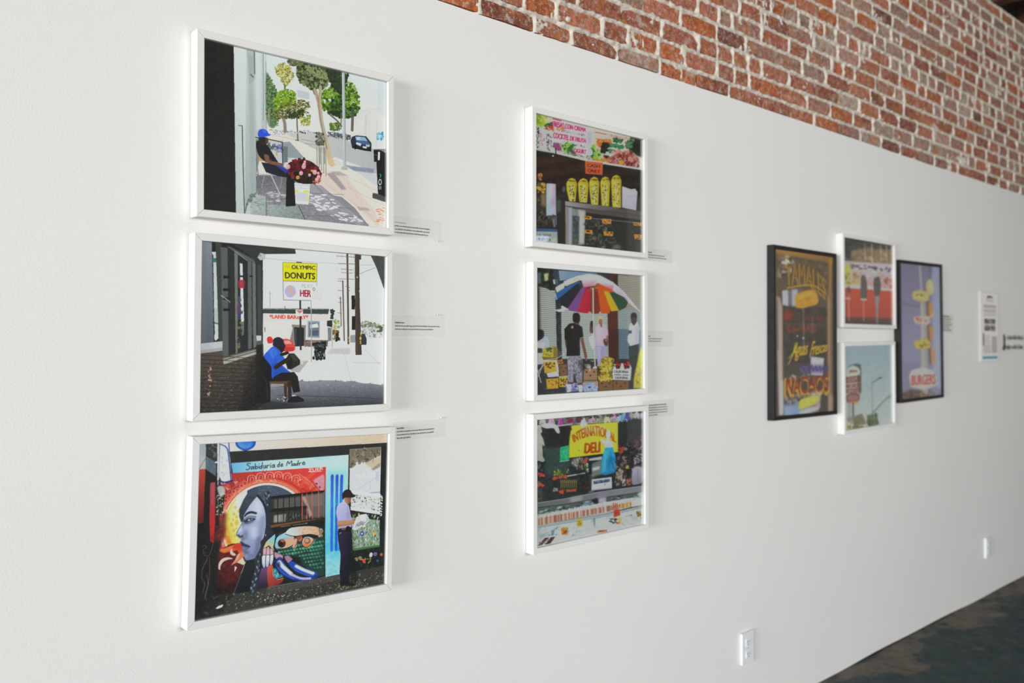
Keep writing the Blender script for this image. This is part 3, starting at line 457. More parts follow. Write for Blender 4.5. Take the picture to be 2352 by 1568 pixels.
    # barred window
    G('#3a3936', '#2e2c2a', (700, 560), (700, 780), '665,580 1042,535 1048,725 668,782'); P('#6d6c66', '690,600 1030,560 1032,640 690,665', .65, 2); P('#8a7d78', '900,570 1036,548 1040,715 960,728 930,640', .6, 4); P('#c2a8a2', '880,580 905,575 960,700 940,728 915,640', .8, 2); P('#1f1f1e', '668,665 925,640 928,660 668,690'); P('#1d1d1c', '665,578 1042,533 1042,548 668,598'); P('#8a8782', '690,708 778,697 772,752 690,760', .95, 2); P('#aaa69e', '695,712 740,706 735,750 695,755', .6, 3); S('#57564f #3f3e3a #77756c', 40, '780,690 920,670 930,730 780,745', 5, 12, .5, 90, .7)
    for x in (715, 755, 795, 835, 875): L('#1b1b1a', 6, f'{x},{585-(x-700)*.1} {x+4},{760-(x-700)*.1}')
    for x in (885, 918, 955, 1000): L('#d9604f', 6, f'{x},{560-(x-885)*.13} {x+5},{735-(x-885)*.1}', .9)
    L('#9b96a0', 5, '1035,545 1040,720', .6); P('#2b221a', '655,770 1050,722 1050,742 660,800'); P('#8b5e36', '660,778 900,742 1045,728 900,752 664,796', .8, 1); P('#1e1e1c', '660,800 1050,745 1050,800 830,790 690,860 655,900')
    # feathered serpent
    P('#1d2422', '640,870 700,830 800,790 1000,760 1050,790 1062,1130 900,1160 700,1195 600,1210 600,1000')
    P('#2c3138', '600,890 640,850 632,700 668,560 672,800 700,840 640,890 610,960')
    P('#2a4a40', '720,900 900,880 1045,850 1055,1120 1000,1130 880,1030 760,980', .8, 4)
    for j in range(8):
        for i in range(17):
            x = 725+i*21+(j % 2)*10; y = 940+j*25-i*3.4-(0 if j < 3 else 0)
            if x > 1048 or (j > 2 and x < 880+(j-3)*22) or y > 1120: continue
            E(c.rng.choice(['#2f7a5e', '#3a8a6c', '#2a5f4e', '#4a9a7c', '#356a58']) if i < 9 or j < 2 else c.rng.choice(['#2a5a4a', '#35705c', '#1f463a']), x, y, 12, 10.5, 0, 1); E('#8fc0a4' if i < 12 else '#5f9a84', x-3, y-4, 6, 5, 20, .65, 1)
            L('#14211c', 2.5, [(x-11, y+4), (x-2, y+12), (x+11, y+5)], .9)
    P('#171a19', '740,975 880,1000 900,1040 840,1040 760,1005', .8, 5)
    G('#7fc0dc', '#e0b090', (720, 860), (840, 900), '700,910 715,860 760,830 800,822 835,860 830,910 780,935 720,940', 1, 0, 1); P('#9fd0e6', '705,880 730,840 790,822 800,850 760,862 725,900', .8, 2); P('#e2a47e', '760,880 830,870 825,910 780,930 750,920', .8, 4); L('#1c1c20', 5, '700,910 715,860 760,830 800,822 838,860 832,908 780,936 720,940', 1, 1); E('#4a2c22', 750, 902, 28, 30); E('#d8744c', 755, 884, 16, 8, 20, .9, 2); E('#201816', 744, 908, 15, 16)
    G('#c8d8de', '#d9a888', (790, 830), (980, 810), '775,835 800,800 850,788 940,782 1000,790 1030,820 1010,848 930,838 850,850 820,850', 1, 0, 1); S('#d9b493 #e5c7ac #c29a78', 40, '880,800 1000,795 1020,830 900,840', 5, 12, .4, 10, .7); L('#2a2020', 5, '775,838 820,850 880,852 940,838 1015,850', 1, 1); S('#b9a890 #8a7a66', 20, '1005,800 1035,800 1035,850 1010,850', 5, 10)
    G('#d8c0b8', '#d67a3c', (930, 860), (925, 920), '890,890 905,862 935,855 972,872 955,905 925,928 900,915', 1, 0, 1); L('#231a1a', 5, '890,890 905,860 940,853 985,862 960,905 925,930 895,915 890,890', 1, 1); E('#b58a70', 928, 882, 22, 22); E('#3a2a24', 928, 882, 22, 22, 0, .5); E('#c29a80', 926, 880, 15, 15); L('#e2d2cc', 4, '985,872 965,905 935,932', .8, 1)
    P('#d8a394', '835,870 855,865 860,890 850,930 830,935 828,910', 1, 0, 1); L('#3a2626', 4, '835,870 858,868 856,900 836,935', 1, 1); S('#b56a50 #8a4a3a', 14, '855,855 890,852 885,885 858,880', 5, 10)
    G('#d8c27e', '#86c4d8', (650, 930), (690, 860), '620,940 640,890 700,838 706,860 690,930 700,955 660,915 640,930', 1); L('#1f2226', 4, '615,945 640,890 702,836 700,900 704,958', 1, 1)
    for p in ('618,945 636,930 650,950 640,990 622,990', '645,935 662,925 670,985 645,990', '668,935 690,945 695,985 672,988'): P('#d5a9b0', p, 1, 1, 1); L('#2a2030', 3, p+' '+p.split()[0], .9, 1)
    for p in ('612,990 640,985 640,1060 625,1070 614,1040', '640,985 668,985 664,1050 650,1070 640,1050', '670,985 695,980 690,1040 678,1055 668,1040'): G('#f0eef2', '#a9b4d8', (640, 990), (650, 1065), p, 1, 0, 1); L('#262a40', 4, p+' '+p.split()[0], 1, 1)
    P('#c99ab2', '700,960 760,985 760,1010 715,1010 700,990', .9, 1); P('#b98ab0', '770,990 800,985 830,1010 800,1040 780,1015', .9, 1)
    G('#6a4a78', '#2e2436', (640, 1080), (620, 1200), '612,1075 655,1065 665,1120 650,1210 580,1225 600,1120'); G('#c9574a', '#8a2f2a', (670, 1080), (720, 1190), '655,1065 690,1055 695,1120 720,1150 770,1140 750,1175 700,1195 665,1200 655,1140', 1, 0, 1); L('#f0a898', 4, '692,1070 698,1125 730,1150 765,1142', .8, 1); P('#3f8f98', '692,1080 715,1075 740,1110 765,1130 715,1142 698,1120', 1, 0, 1); S('#7fc4c6 #2f7078', 10, '700,1085 715,1085 735,1125 710,1130', 6, 10, .4, 80); L('#1f2430', 5, '690,1075 715,1075 745,1125', 1, 1)
    for pts_, cc in (('705,1040 715,1012 745,1005 775,1040 820,1100 880,1130 960,1130 980,1138 960,1150 880,1160 800,1140 740,1100', ('#1f3a9a', '#e4e2f0')), ('800,1040 830,1025 870,1050 930,1080 985,1095 1008,1115 1000,1135 970,1138 900,1115 840,1085', ('#2447ac', '#eeeef8'))):
        P(cc[0], pts_, 1, 0, 1)
    L('#e9e8f4', 26, '735,1030 765,1065 820,1110', .95, 1, 3); L('#c5bce4', 18, '820,1115 890,1142 955,1142', .95, 1, 2); L('#f2f0f8', 22, '855,1058 910,1085 975,1108', .95, 1, 3); L('#4a6ad0', 8, '720,1060 770,1110 840,1145', .8, 1, 2); L('#3c6ad0', 7, '845,1085 910,1112 985,1130', .8, 1, 1); P('#20283a', '720,1035 735,1025 745,1050 735,1075 722,1060', .8, 3)
    L('#101418', 5, '705,1045 720,1010 750,1003 800,1070 880,1128 980,1130 1005,1118', .9, 1)
    # left edge: pipes, old doorway, scribbles
    P('#1d1d1c', '150,390 240,400 300,480 330,600 310,700 330,900 300,1000 300,1260 150,1420', .85, 4)
    P('#b5bcc2', '155,200 202,212 204,390 155,400'); P('#d2ccc0', '160,300 200,300 200,390 160,395', .7, 4); P('#3b3d3b', '204,210 285,205 285,345 204,290'); S('#6d6d68 #84847e #2b2c2b', 30, '210,215 282,210 282,330 215,280', 5, 14, .25, 55); P('#5c707e', '204,300 278,345 276,440 250,425 204,390'); S('#49606e #8496a0', 26, '208,310 276,350 274,430 210,390', 5, 12, .5, None, .6); L('#3a4250', 3, '160,390 200,320', .7)
    G('#c4493b', '#6a2826', (180, 420), (180, 740), '155,395 203,390 196,760 155,770'); P('#231e1c', '203,390 275,440 280,480 240,490 228,700 196,760'); G('#a94652', '#c02a2a', (255, 490), (255, 820), '238,486 275,482 280,760 272,900 250,890 240,760'); P('#d2707a', '252,490 262,488 262,640 252,640', .7, 3); P('#7c2a20', '245,860 350,780 345,880 250,890', .7, 6); P('#5a1c18', '320,700 360,690 350,870 300,870', .8, 6); S('#9a4a3a #6a2a20', 30, '280,780 340,760 340,870 285,880', 4, 10, .4, 90, .6)
    P('#2b2927', '284,490 310,480 345,560 330,700 290,700'); P('#d2cfcc', '290,515 330,510 345,545 330,575 305,570', .85, 2, 1); S('#b9b3b0 #8a8480 #e2deda', 50, '285,560 345,545 330,720 285,720', 3, 7, .7, None, .8)
    P('#d6d9e4', '282,205 298,203 300,470 288,470'); L('#8d909a', 3, '297,205 300,470'); L('#b9bcc4', 5, '293,470 294,500'); E('#d9dbe0', 278, 344, 10, 6); E('#e6e7ea', 304, 342, 6, 7)
    P('#d8dae6', '302,205 370,200 372,300 390,470 320,478 300,440'); S('#c2c5d4 #e6e7ee #b2b6c8', 30, '308,230 365,290 380,450 312,460', 4, 10, .7, None, .6); L('#2a3c84', 7, '305,220 345,240 362,290 385,470', 1, 1); L('#2a3c84', 6, '362,205 368,270 375,310'); L('#23336e', 11, '300,470 340,482 395,470', 1, 1); L('#5a8ad0', 3, '340,480 390,460', .8); S('#c9a8b4 #a97a80', 10, '310,480 345,485 345,500 320,500', 4, 8, .6)
    for p in ('195,925 215,920 222,935 200,950 210,985 230,990 225,1030 200,1050', '240,990 255,960 270,900', '245,1000 250,1080 240,1200 215,1290', '200,1070 195,1140 215,1180 205,1250', '225,1020 200,1080', '228,1120 240,1180 225,1250 230,1300', '270,1265 285,1285 305,1268'): L('#8a8580', 3.5, p, .55, 1)
    S('#56524e #2f2d2b', 60, '190,900 300,900 300,1300 190,1330', 3, 9, .4, 80, .35)
    # shop window on the right
    P('#d5d4d6', '1212,250 1432,232 1432,560 1216,560'); P('#786e5f', '1212,250 1432,232 1428,290 1390,300 1340,350 1310,330 1290,340 1260,335 1240,370 1214,385', 1, 2); S('#6a6154 #8a806e #574f44 #958b7c', 70, '1215,255 1425,240 1425,285 1340,330 1220,370', 6, 16, .5); P('#c9b8a2', '1330,340 1430,290 1430,345 1370,380 1320,350', .9, 2); P('#8f8168', '1365,385 1428,340 1428,370 1380,395', .8, 2); L('#4a4238', 3, '1385,245 1375,345', .8); L('#4a4238', 3, '1400,250 1425,290', .8); P('#cfd2e2', '1225,405 1420,398 1420,430 1230,455', .6, 2); T('ATM', '#eef2ea', '1300,412 1392,402 1394,440 1300,452', .95, 1); S('#d9e6d0 #eef0ea', 12, '1255,418 1290,415 1292,450 1258,452', 5, 10, .5); P('#b9bcd8', '1395,405 1420,402 1422,470 1398,470', .5, 2); L('#a8aecb', 4, '1270,530 1420,430', .6); L('#a8aecb', 4, '1360,470 1362,530', .6); P('#7a86b8', '1350,548 1432,540 1432,548 1350,556', .6, 1)
    P('#e0dfe1', '1215,530 1445,562 1445,582 1215,550'); P('#d5d4d4', '1225,550 1442,580 1442,690 1230,660'); S('#5e5c58 #8a8884 #3c3a38 #b2b0ae #f0f0f0', 110, '1228,560 1440,585 1440,680 1232,655', 3, 8, .5, None, .8); P('#dddcde', '1225,645 1445,680 1445,702 1228,670'); S('#3a4a38 #8aa48a #dfe0dc #5a7058', 60, '1230,675 1440,705 1440,760 1235,740', 4, 9, .5, 90, .8)
    P('#94a891', '1235,720 1440,740 1440,910 1250,950'); S('#5f7d5c #c8d2c6 #3c563c #dfe4de #7c957a #4c6a4c', 280, '1235,730 1440,745 1438,905 1252,940', 3, 12, .22, 88, .85); S('#24382a #1c2c22 #e6ebe4 #31492f', 150, '1240,735 1440,748 1438,905 1252,940', 3, 12, .2, 88, .8); S('#6a7a50 #4a5a3a', 30, '1235,800 1270,800 1275,940 1250,940', 4, 12, .3, 85, .8); P('#4a7048', '1250,935 1440,908 1440,922 1255,952', .9); E('#5048a8', 1311, 832, 15, 18); E('#d9d5e4', 1311, 832, 6, 7); E('#e2a24a', 1402, 830, 11, 12); E('#e8e6e2', 1325, 780, 10, 9, 0, .8)
    P('#1c1f1d', '1432,230 1465,228 1468,1010 1435,910'); S('#e8e8e8', 26, '1432,560 1446,565 1448,720 1436,720', 3, 6)
    P('#1b211d', '1230,955 1475,915 1475,1050 1220,1100 1200,1110'); S('#2c3a30 #1a1f1c #3a4a3a', 60, '1240,950 1470,920 1470,1060 1250,1090', 5, 14, .5, None, .6); S('#c94a3a #d8644a', 12, '1310,1005 1340,1002 1340,1030 1312,1030', 5, 8); S('#b07aa0 #9a8a3a #c2b24a', 14, '1265,990 1310,985 1310,1020 1270,1020', 4, 7); E('#c9d0cc', 1377, 978, 12, 17, 15); E('#7a5a9a', 1407, 972, 14, 14); E('#c64a48', 1450, 975, 10, 10); S('#5a6a3a #8a8a3a', 10, '1345,1000 1375,1000 1375,1030 1350,1030', 4, 8); E('#3a4a8a', 1425, 1018, 11, 9); L('#3c443e', 3, '1340,1090 1475,1058', .8)
    # man with a newspaper
    P('#1d1c2a', '1140,815 1185,800 1235,815 1242,880 1238,1000 1230,1100 1225,1175 1170,1180 1160,1100 1165,980 1145,880', 1); G('#2b2740', '#1b1a28', (1160, 900), (1235, 900), '1145,820 1235,815 1240,960 1225,1170 1170,1175 1165,980'); P('#17191a', '1160,1165 1225,1165 1290,1180 1260,1195 1165,1192', .9, 2); P('#16181a', '1225,960 1260,980 1290,1170 1230,1180', .6, 5)
    G('#c3bfe2', '#a9a6ce', (1140, 640), (1230, 700), '1150,625 1180,605 1215,640 1228,700 1240,740 1235,790 1145,806 1138,740 1126,690 1132,645', 1); P('#8f8cb8', '1205,640 1222,690 1215,740 1200,720', .5, 3); P('#1c1a1e', '1142,800 1232,785 1235,800 1215,815 1145,815', .95); P('#8a5a4a', '1165,797 1195,793 1195,805 1168,808', .9); E('#17181b', 1213, 800, 17, 20)
    P('#c08a6c', '1132,745 1185,742 1250,738 1290,720 1300,735 1270,760 1200,775 1140,785', 1, 0, 0); P('#a26a4e', '1140,772 1210,765 1270,752 1268,762 1200,778 1140,786', .7, 2); P('#b47a5c', '1250,735 1285,708 1300,715 1300,760 1265,765', 1, 0, 1); S('#8a5440 #c8967a', 10, '1255,735 1298,720 1298,755 1262,760', 4, 9, .5, -30, .8); L('#cfd0d2', 4, '1152,832 1165,826', .9)
    P('#b07a5e', '1182,585 1228,588 1222,615 1210,628 1192,618', 1, 0, 1); P('#8a5644', '1205,588 1230,592 1222,620 1208,628', .7, 2); P('#2a241e', '1168,588 1168,555 1190,530 1220,530 1238,555 1258,570 1250,580 1222,585 1185,585 1172,600', 1, 0, 1); L('#3a3028', 3, '1200,592 1228,590', .9)
    P('#d2d3d2', '1268,720 1300,700 1340,695 1365,740 1330,770 1265,810 1240,800 1255,760', 1); P('#8d9290', '1270,765 1320,735 1325,770 1262,790', .8, 2); S('#f0f0f0 #a9adab #6f7472', 40, '1275,725 1345,700 1360,740 1270,800', 4, 10, .4, -25, .7); P('#e9e9e6', '1295,705 1335,698 1330,735 1300,745', .8, 2); E('#e2d23a', 1286, 703, 6, 5)

def art_cash_only(c):
    P, G, E, L, S, T = c.P, c.G, c.E, c.L, c.S, c.T
    P('#2a2624', '150,100 1300,100 1300,1500 150,1500'); G('#3a2624', '#262220', (300, 560), (500, 900), '200,540 700,600 700,900 200,900'); c.mottle(.02, 4)
    # banner of fruit
    P('#d8cfc6', '195,130 1220,380 1220,672 195,480'); S('#a9c23a #c3d45a #8aab2e #dbe08a', 60, '200,150 330,190 300,250 205,260', 12, 30, .6); P('#e2d8a6', '270,190 350,200 340,240 290,250', .7, 4); S('#2a5a3a #1f4a32 #3d6d48', 30, '290,260 340,215 365,230 350,290 310,290', 8, 18, .5); S('#c4452e #d86a4a', 14, '280,270 380,260 375,310 290,310', 7, 15)
    P('#d9d3da', '195,255 360,320 385,505 205,478'); P('#ecebf0', '300,305 358,318 372,500 285,495', .9, 3); S('#2b2a30 #4a4850', 44, '302,330 350,345 355,490 306,490', 5, 12, .35, 60); S('#2b2a30 #55535c', 34, '207,265 235,275 232,460 207,465', 5, 13, .4, 80); S('#c98a96 #d9a2aa', 16, '240,330 285,340 280,450 250,460', 5, 14, .5, 80)
    P('#e3d2dc', '360,195 690,285 690,505 380,430', .9, 2); P('#cfc6d4', '660,290 730,310 730,500 665,480', .7, 3)
    L('#c42f6a', 11, '362,196 435,215'); T('FRESAS CON CREMA', '#d62f78', '360,216 670,282 668,318 358,266', 1, 1.2); S('#7a6a86 #94849c', 46, '440,298 668,344 666,360 440,318', 4, 9, .35, 75); S('#e08a5a', 12, '390,265 470,280 460,310 395,300', 6, 14); T('COCKTEL DE FRUTA', '#d62f78', '366,322 672,384 668,420 364,374', 1, 1.2); S('#8a7a90 #6a5a76', 30, '440,395 670,450 668,468 440,415', 4, 9, .5, 12); T('YOGURT', '#d62f78', '538,466 672,486 672,524 536,506', 1, 1.2); S('#b04a7a #8a5a7a', 10, '370,420 440,430 430,480 380,470', 14, 26, .8); P('#8a5a70', '385,415 450,425 445,480 400,490', .6, 4)
    S('#4a8a3a #7ab04a #2f6a3a #a5c860', 50, '450,440 540,410 560,470 500,520 470,500', 8, 18); S('#4a7a3a #8aba5a #2a5a36 #b5d070', 60, '700,470 760,430 830,540 800,590 720,570', 9, 22); P('#2c3a30', '520,470 560,500 600,540 530,520', .8, 3); S('#5f6a5a #8a8a80 #3a3f3a #c9c2be', 60, '400,490 700,545 700,575 400,515', 4, 10, .4, 10); E('#bfc6d6', 707, 508, 26, 32); E('#a9b6d2', 700, 340, 22, 30, 0, .6, 3); E('#a9b0cc', 700, 400, 18, 40, 0, .5, 3)
    P('#d6c8b4', '740,300 1100,375 1100,560 760,480', .9, 2); L('#cc5a7a', 9, '755,320 860,340'); S('#c65a6c #d87a88', 44, '870,336 1080,376 1078,392 868,352', 4, 8, .4, 75); L('#cc5a7a', 6, '760,380 880,395'); S('#e07a3a #d9652c #e8944e', 60, '770,400 890,395 900,440 780,455', 9, 20); S('#1f2a22 #2a2420', 40, '820,425 880,430 880,510 815,510', 9, 18); S('#2f8a5e #3a9a6c #256b4a', 60, '890,425 1020,445 1020,470 900,455', 8, 18, .6); S('#3f7a4a #2a5a3a', 24, '930,375 1010,390 1000,415 930,405', 8, 16); S('#3f8a6a #2f6a50', 20, '880,480 940,485 930,510 880,505', 8, 16); S('#c99a8a #d8b0a0', 20, '900,500 1000,490 1010,520 900,520', 8, 16)
    P('#1f2a24', '1085,365 1220,395 1220,560 1150,540 1060,470', 1, 3); S('#3a7a50 #2a4a3a #5a8a5a', 30, '1040,400 1110,390 1090,470 1040,460', 8, 16); P('#9a4a44', '880,560 960,520 1060,490 1160,560 1160,650 880,600', 1, 3); S('#b5655c #8a3a36 #c98278 #6a2a2a #d09a90', 150, '890,560 970,525 1080,490 1160,570 1160,645 890,600', 7, 16); S('#d9a23a', 14, '975,585 1015,590 1010,620 980,615', 7, 13); P('#2a1c1c', '830,530 890,540 870,590 840,570', .9, 2); S('#d97a3a #e0904a', 20, '800,560 880,570 880,595 810,585', 8, 15); S('#e08a3a', 14, '720,560 800,575 800,590 730,580', 6, 10)
    P('#d2cfca', '390,505 720,580 1185,655 1220,662 1220,678 1180,670 700,595 390,520'); P('#b9bcbd', '205,478 385,508 385,520 205,490', .8); L('#171615', 9, '385,470 392,540'); E('#cfcfcf', 363, 540, 7, 8)
    P('#f0643c', '662,586 828,603 824,716 666,705'); T('CASH', '#33201c', '680,612 800,622 798,650 682,642', 1, .6); T('ONLY', '#33201c', '684,660 804,670 800,700 688,692', 1, .6)
    # cups
    for x0, x1, y0, y1, xb0, xb1 in ((489, 588, 745, 965, 517, 573), (597, 696, 748, 975, 612, 682), (700, 796, 735, 997, 722, 786), (805, 897, 733, 1008, 820, 886), (905, 1002, 718, 1022, 920, 998)):
        w = x1-x0; G('#cdbb3c', '#b8a22c', (x0, y0), (x1, y0), [(x0+w*.2, y0+12), (x0+w*.5, y0-2), (x0+w*.82, y0+12), (x1, y0+55), (x1-4, y0+110), (xb1, y1), (xb0, y1-6), (x0+3, y0+110), (x0, y0+50)]); P('#d8cc86', [(x0+w*.28, y0+60), (x0+w*.72, y0+60), (x0+w*.68, y1-14), (x0+w*.36, y1-14)], .85, 3); S('#2f2a18 #4a401c', 34, [(x0+w*.2, y0+70), (x0+w*.8, y0+70), (xb1-8, y1-12), (xb0+8, y1-12)], 4, 9, .5, 70, .9); S('#4a401c #6a5c20', 8, [(x0+w*.2, y0+20), (x0+w*.8, y0+20), (x0+w*.8, y0+34), (x0+w*.2, y0+34)], 6, 12, .4, 0, .9); L('#e8dc7a', 4, [(x0+w*.15, y0+40), (x0+w*.15, y0+80)], .7)
    G('#cfcbd6', '#b6b0c2', (1020, 830), (1140, 1040), '1008,822 1090,850 1130,845 1152,876 1140,1046 1010,1020'); L('#9a94a8', 3, '1030,900 1130,925', .6); L('#9a94a8', 3, '1030,960 1128,985', .5)
    # steel counter and case
    G('#9c9a9c', '#5a5450', (520, 990), (900, 1030), '478,960 800,1000 1220,1060 1220,1115 480,1005'); P('#77726e', '700,995 900,1010 1000,1030 880,1040 720,1025', .6, 4); P('#55504d', '480,1005 1220,1095 1220,1140 480,1040'); L('#3a3a3a', 5, '480,1004 1220,1100'); P('#8c8a92', '480,1010 545,1020 540,1372 485,1360'); L('#b09a4a', 6, '490,1010 488,1365', .7); P('#b2b0c0', '510,1020 542,1024 536,1365 512,1362', .9, 2); G('#8d9090', '#5d6660', (560, 1050), (650, 1050), '545,1030 668,1045 660,1365 540,1372')
    P('#c9cbc8', '600,1040 668,1048 654,1355 612,1350', .85, 4); P('#3a4242', '548,1095 610,1100 605,1360 548,1365', .9, 2); S('#5a6660 #7a847c #2f3836', 40, '550,1110 608,1115 604,1350 550,1350', 6, 16, .5, 80, .6)
    P('#2c2c28', '668,1100 1220,1160 1220,1450 660,1370'); L('#7d8482', 8, '668,1115 1200,1165', .8, 0, 1); S('#4a5048 #6a6e62 #3c4038 #8a8c7e #23241f', 160, '668,1130 900,1150 980,1420 665,1370', 6, 20, .5, None, .6, 1); S('#3a3c34 #2a2b26 #4a4c40', 60, '900,1180 1190,1220 1190,1430 900,1400', 8, 20, .5, None, .6, 1); P('#a8aeae', '920,1370 1000,1370 1000,1410 920,1400', .5, 6); P('#55564c', '1130,1330 1190,1335 1190,1440 1140,1430', .5, 4)
    for x, y, w, h in ((650, 1096, 76, 36), (820, 1122, 90, 50), (1112, 1155, 80, 36), (652, 1224, 82, 40), (836, 1240, 90, 46), (1122, 1268, 70, 50)): P('#e2933c', f'{x},{y} {x+w},{y+6} {x+w-4},{y+h} {x+6},{y+h-6}'); S('#2a1c10 #4a2c14', 9, f'{x+12},{y+8} {x+w-14},{y+12} {x+w-18},{y+h-8} {x+16},{y+h-10}', 5, 11, .4, 8)
    # left side of the counter
    S('#b56a3a #d98a4a #8a5a2e', 20, '225,720 260,695 265,760 230,780', 8, 16, .5, 60); S('#b58a3a #d2a84a #6a5a2a', 40, '225,800 300,800 300,880 225,880', 8, 18); P('#b59a6a', '250,900 300,880 300,1020 255,1010', .7, 4); G('#b2c4e4', '#c9b2c2', (310, 900), (390, 900), '303,795 385,800 392,1090 303,1095'); P('#d9d5e6', '330,800 360,800 355,900 320,980', .8, 5); P('#c08aa0', '345,960 380,900 388,1000 350,1000', .5, 6); L('#8aa0cc', 6, '388,800 396,1180', .8); P('#c9b9c2', '350,1095 380,1090 388,1200 375,1205', .6, 2); P('#6a7a64', '400,950 440,950 440,1060 400,1060', .6, 4); S('#3a3c2e #55563e #77744c', 40, '215,900 300,1040 380,1100 380,1200 215,1190', 8, 20, .6, None, .7, 1); P('#8a8a7a', '230,1100 330,1090 350,1150 240,1150', .4, 4); S('#1c1a18', 14, '235,1105 320,1100 325,1140 240,1140', 6, 12); E('#7a8a94', 465, 850, 14, 30, 0, .6, 2)
    P('#3a5a8a', '208,1212 400,1220 400,1245 208,1240'); P('#aeb4b2', '208,1240 405,1245 408,1355 208,1345', .95); T('PUBLIC NOTICE', '#2a2e30', '215,1262 345,1268 345,1288 215,1284', .95, .5); E('#22282a', 238, 1310, 11, 14); S('#2a2e30 #4a4e50', 20, '258,1304 345,1310 345,1330 258,1326', 5, 8, .4, 80); L('#6f7a84', 6, '405,1230 412,1360', .8); P('#d2d6d4', '340,1320 400,1290 400,1350 345,1345', .5, 3)

def art_fruit_stand(c):
    P, G, E, L, S, T = c.P, c.G, c.E, c.L, c.S, c.T
    P('#2c3133', '150,80 1400,80 1400,1500 150,1500')
    # shutters
    P('#a9b0aa', '245,330 420,350 430,900 440,1080 260,1040'); P('#b0b7b2', '470,560 950,570 960,1090 490,1080'); P('#a39d92', '1046,215 1300,230 1300,590 1050,560'); P('#9aa5a4', '1050,560 1300,590 1290,780 1055,765'); P('#6b7f8e', '1055,760 1300,780 1290,1100 1060,1090')
    for i in range(40):
        y = 345+i*20; L('#7c857f', 6, f'250,{y-5} 420,{y+8}', .8); L('#d0d5cf', 4, f'250,{y+4} 420,{y+17}', .7)
        if y > 540: L('#868f8b', 6, f'470,{y+10} 950,{y+22}', .75); L('#c9cfca', 4, f'470,{y+18} 950,{y+30}', .6)
    for i in range(48):
        y = 228+i*18.5; cc = ('#6a655d', '#c4bfb4') if y < 560 else (('#728080', '#b3bfbd') if y < 760 else ('#3f5568', '#8699a6')); L(cc[0], 6, f'1048,{y} 1290,{y+18}', .8); L(cc[1], 4, f'1048,{y+7} 1290,{y+25}', .7)
    P('#272c2e', '150,140 440,160 420,370 360,370 330,340 250,330 240,1050 150,1050', 1); P('#181c1e', '230,140 400,150 395,360 350,360 250,320', 1); S('#20281f #10140f #2c3a2a', 50, '250,150 390,160 390,350 260,320', 8, 20); P('#6d7f92', '236,190 272,195 272,300 236,300', .8, 2); P('#d9d8a8', '302,205 348,195 345,270 312,280', .9, 2); P('#c8cdd0', '394,262 442,256 444,306 400,308'); P('#44291f', '236,330 262,345 275,1000 245,1010', .7, 3)
    G('#8ba0b8', '#6d86a6', (450, 200), (800, 220), '450,170 900,200 960,260 700,240 460,275'); P('#3a4550', '390,165 450,170 470,330 425,350', .8); P('#2a2f33', '415,360 475,380 480,1080 440,1070', 1); S('#4a5358 #1c2022', 40, '420,480 470,480 475,900 430,900', 6, 14, .5, 80, .7)
    P('#5a2c24', '940,205 1050,215 1050,600 1060,1090 960,1090 945,640'); P('#2a2422', '1010,215 1048,220 1045,330 1000,300', .7, 2); P('#3a1f1a', '945,760 1055,770 1060,1090 965,1090', .6, 5); P('#2e3032', '820,190 960,205 1000,290 860,230', .8)
    # ground
    P('#34373c', '150,1060 1400,1070 1400,1500 150,1500'); S('#4a4e54 #22252a #5a5e64', 60, '240,1100 540,1150 540,1420 240,1420', 8, 24, .4, None, .7)
    # people at the left edge
    P('#b8c0e0', '240,880 290,840 340,840 356,920 330,940 240,960', 1, 1, 1); P('#d2d2e8', '238,890 310,900 300,1000 290,1110 238,1110', 1, 1); P('#221c1c', '238,770 270,765 300,780 300,840 260,870 238,870', 1, 1, 1); P('#3a2a26', '238,950 290,955 290,1000 238,1000', .9, 1); P('#c9c9dc', '240,1020 300,1010 310,1110 238,1120', 1, 1)
    # woman in pale pink
    P('#cbb4cb', '820,740 860,715 920,715 950,770 955,830 930,870 925,940 830,930 825,830', 1, 0, 0); P('#dcc9da', '830,760 880,720 900,800 860,920', .6, 5); P('#a9a0c8', '832,930 930,935 935,1040 905,1110 870,1140 848,1130 838,1040'); P('#c4bce0', '840,940 880,940 870,1100 850,1100', .7, 4); L('#8a82ac', 4, '890,960 880,1120', .7); P('#8a5640', '862,690 892,690 888,750 876,742', 1, 1); P('#a2745c', '850,640 885,640 892,690 870,715 852,690', 1, 1, 1); P('#d5b890', '845,650 865,628 890,640 892,670 880,660 858,670 848,720', 1, 1, 1); P('#6a3a30', '905,870 945,865 945,930 915,925', 1, 1, 1); L('#9a6a56', 14, '945,830 930,880', .9); S('#b7a0bc #e6d6e4', 30, '830,740 940,740 940,920 835,920', 5, 12, .4, 80, .5)
    P('#6a4436', '770,700 800,690 812,780 770,800', 1, 1, 1); P('#2a201e', '775,690 795,680 800,730 780,740', 1, 1, 1); P('#d5d3d6', '755,850 800,820 820,860 818,950 790,960 765,900', 1, 1, 1)
    # man at the right
    P('#d5d2ea', '1165,720 1195,705 1250,690 1268,740 1266,910 1180,938 1150,890 1152,830 1190,790 1165,780', 1, 0, 0); P('#b3b0d0', '1230,720 1266,740 1262,910 1220,920', .6, 4); P('#4a342c', '1185,620 1235,620 1240,690 1215,728 1200,715 1185,680', 1, 1, 1); P('#231c1a', '1180,640 1190,605 1225,600 1245,625 1240,670 1228,650 1200,640 1186,660', 1, 0, 1); P('#3f4a5c', '1160,780 1195,780 1190,812 1165,808', .9, 1); P('#2c3436', '1160,940 1265,915 1262,1030 1230,1130 1200,1260 1165,1250 1165,1050'); G('#3a4448', '#20282a', (1170, 950), (1250, 1200), '1160,940 1265,915 1255,1060 1200,1240 1170,1200', .6); L('#8e96a0', 5, '1270,690 1280,1000', .7); L('#7d94a0', 10, '1290,540 1290,960', .5)
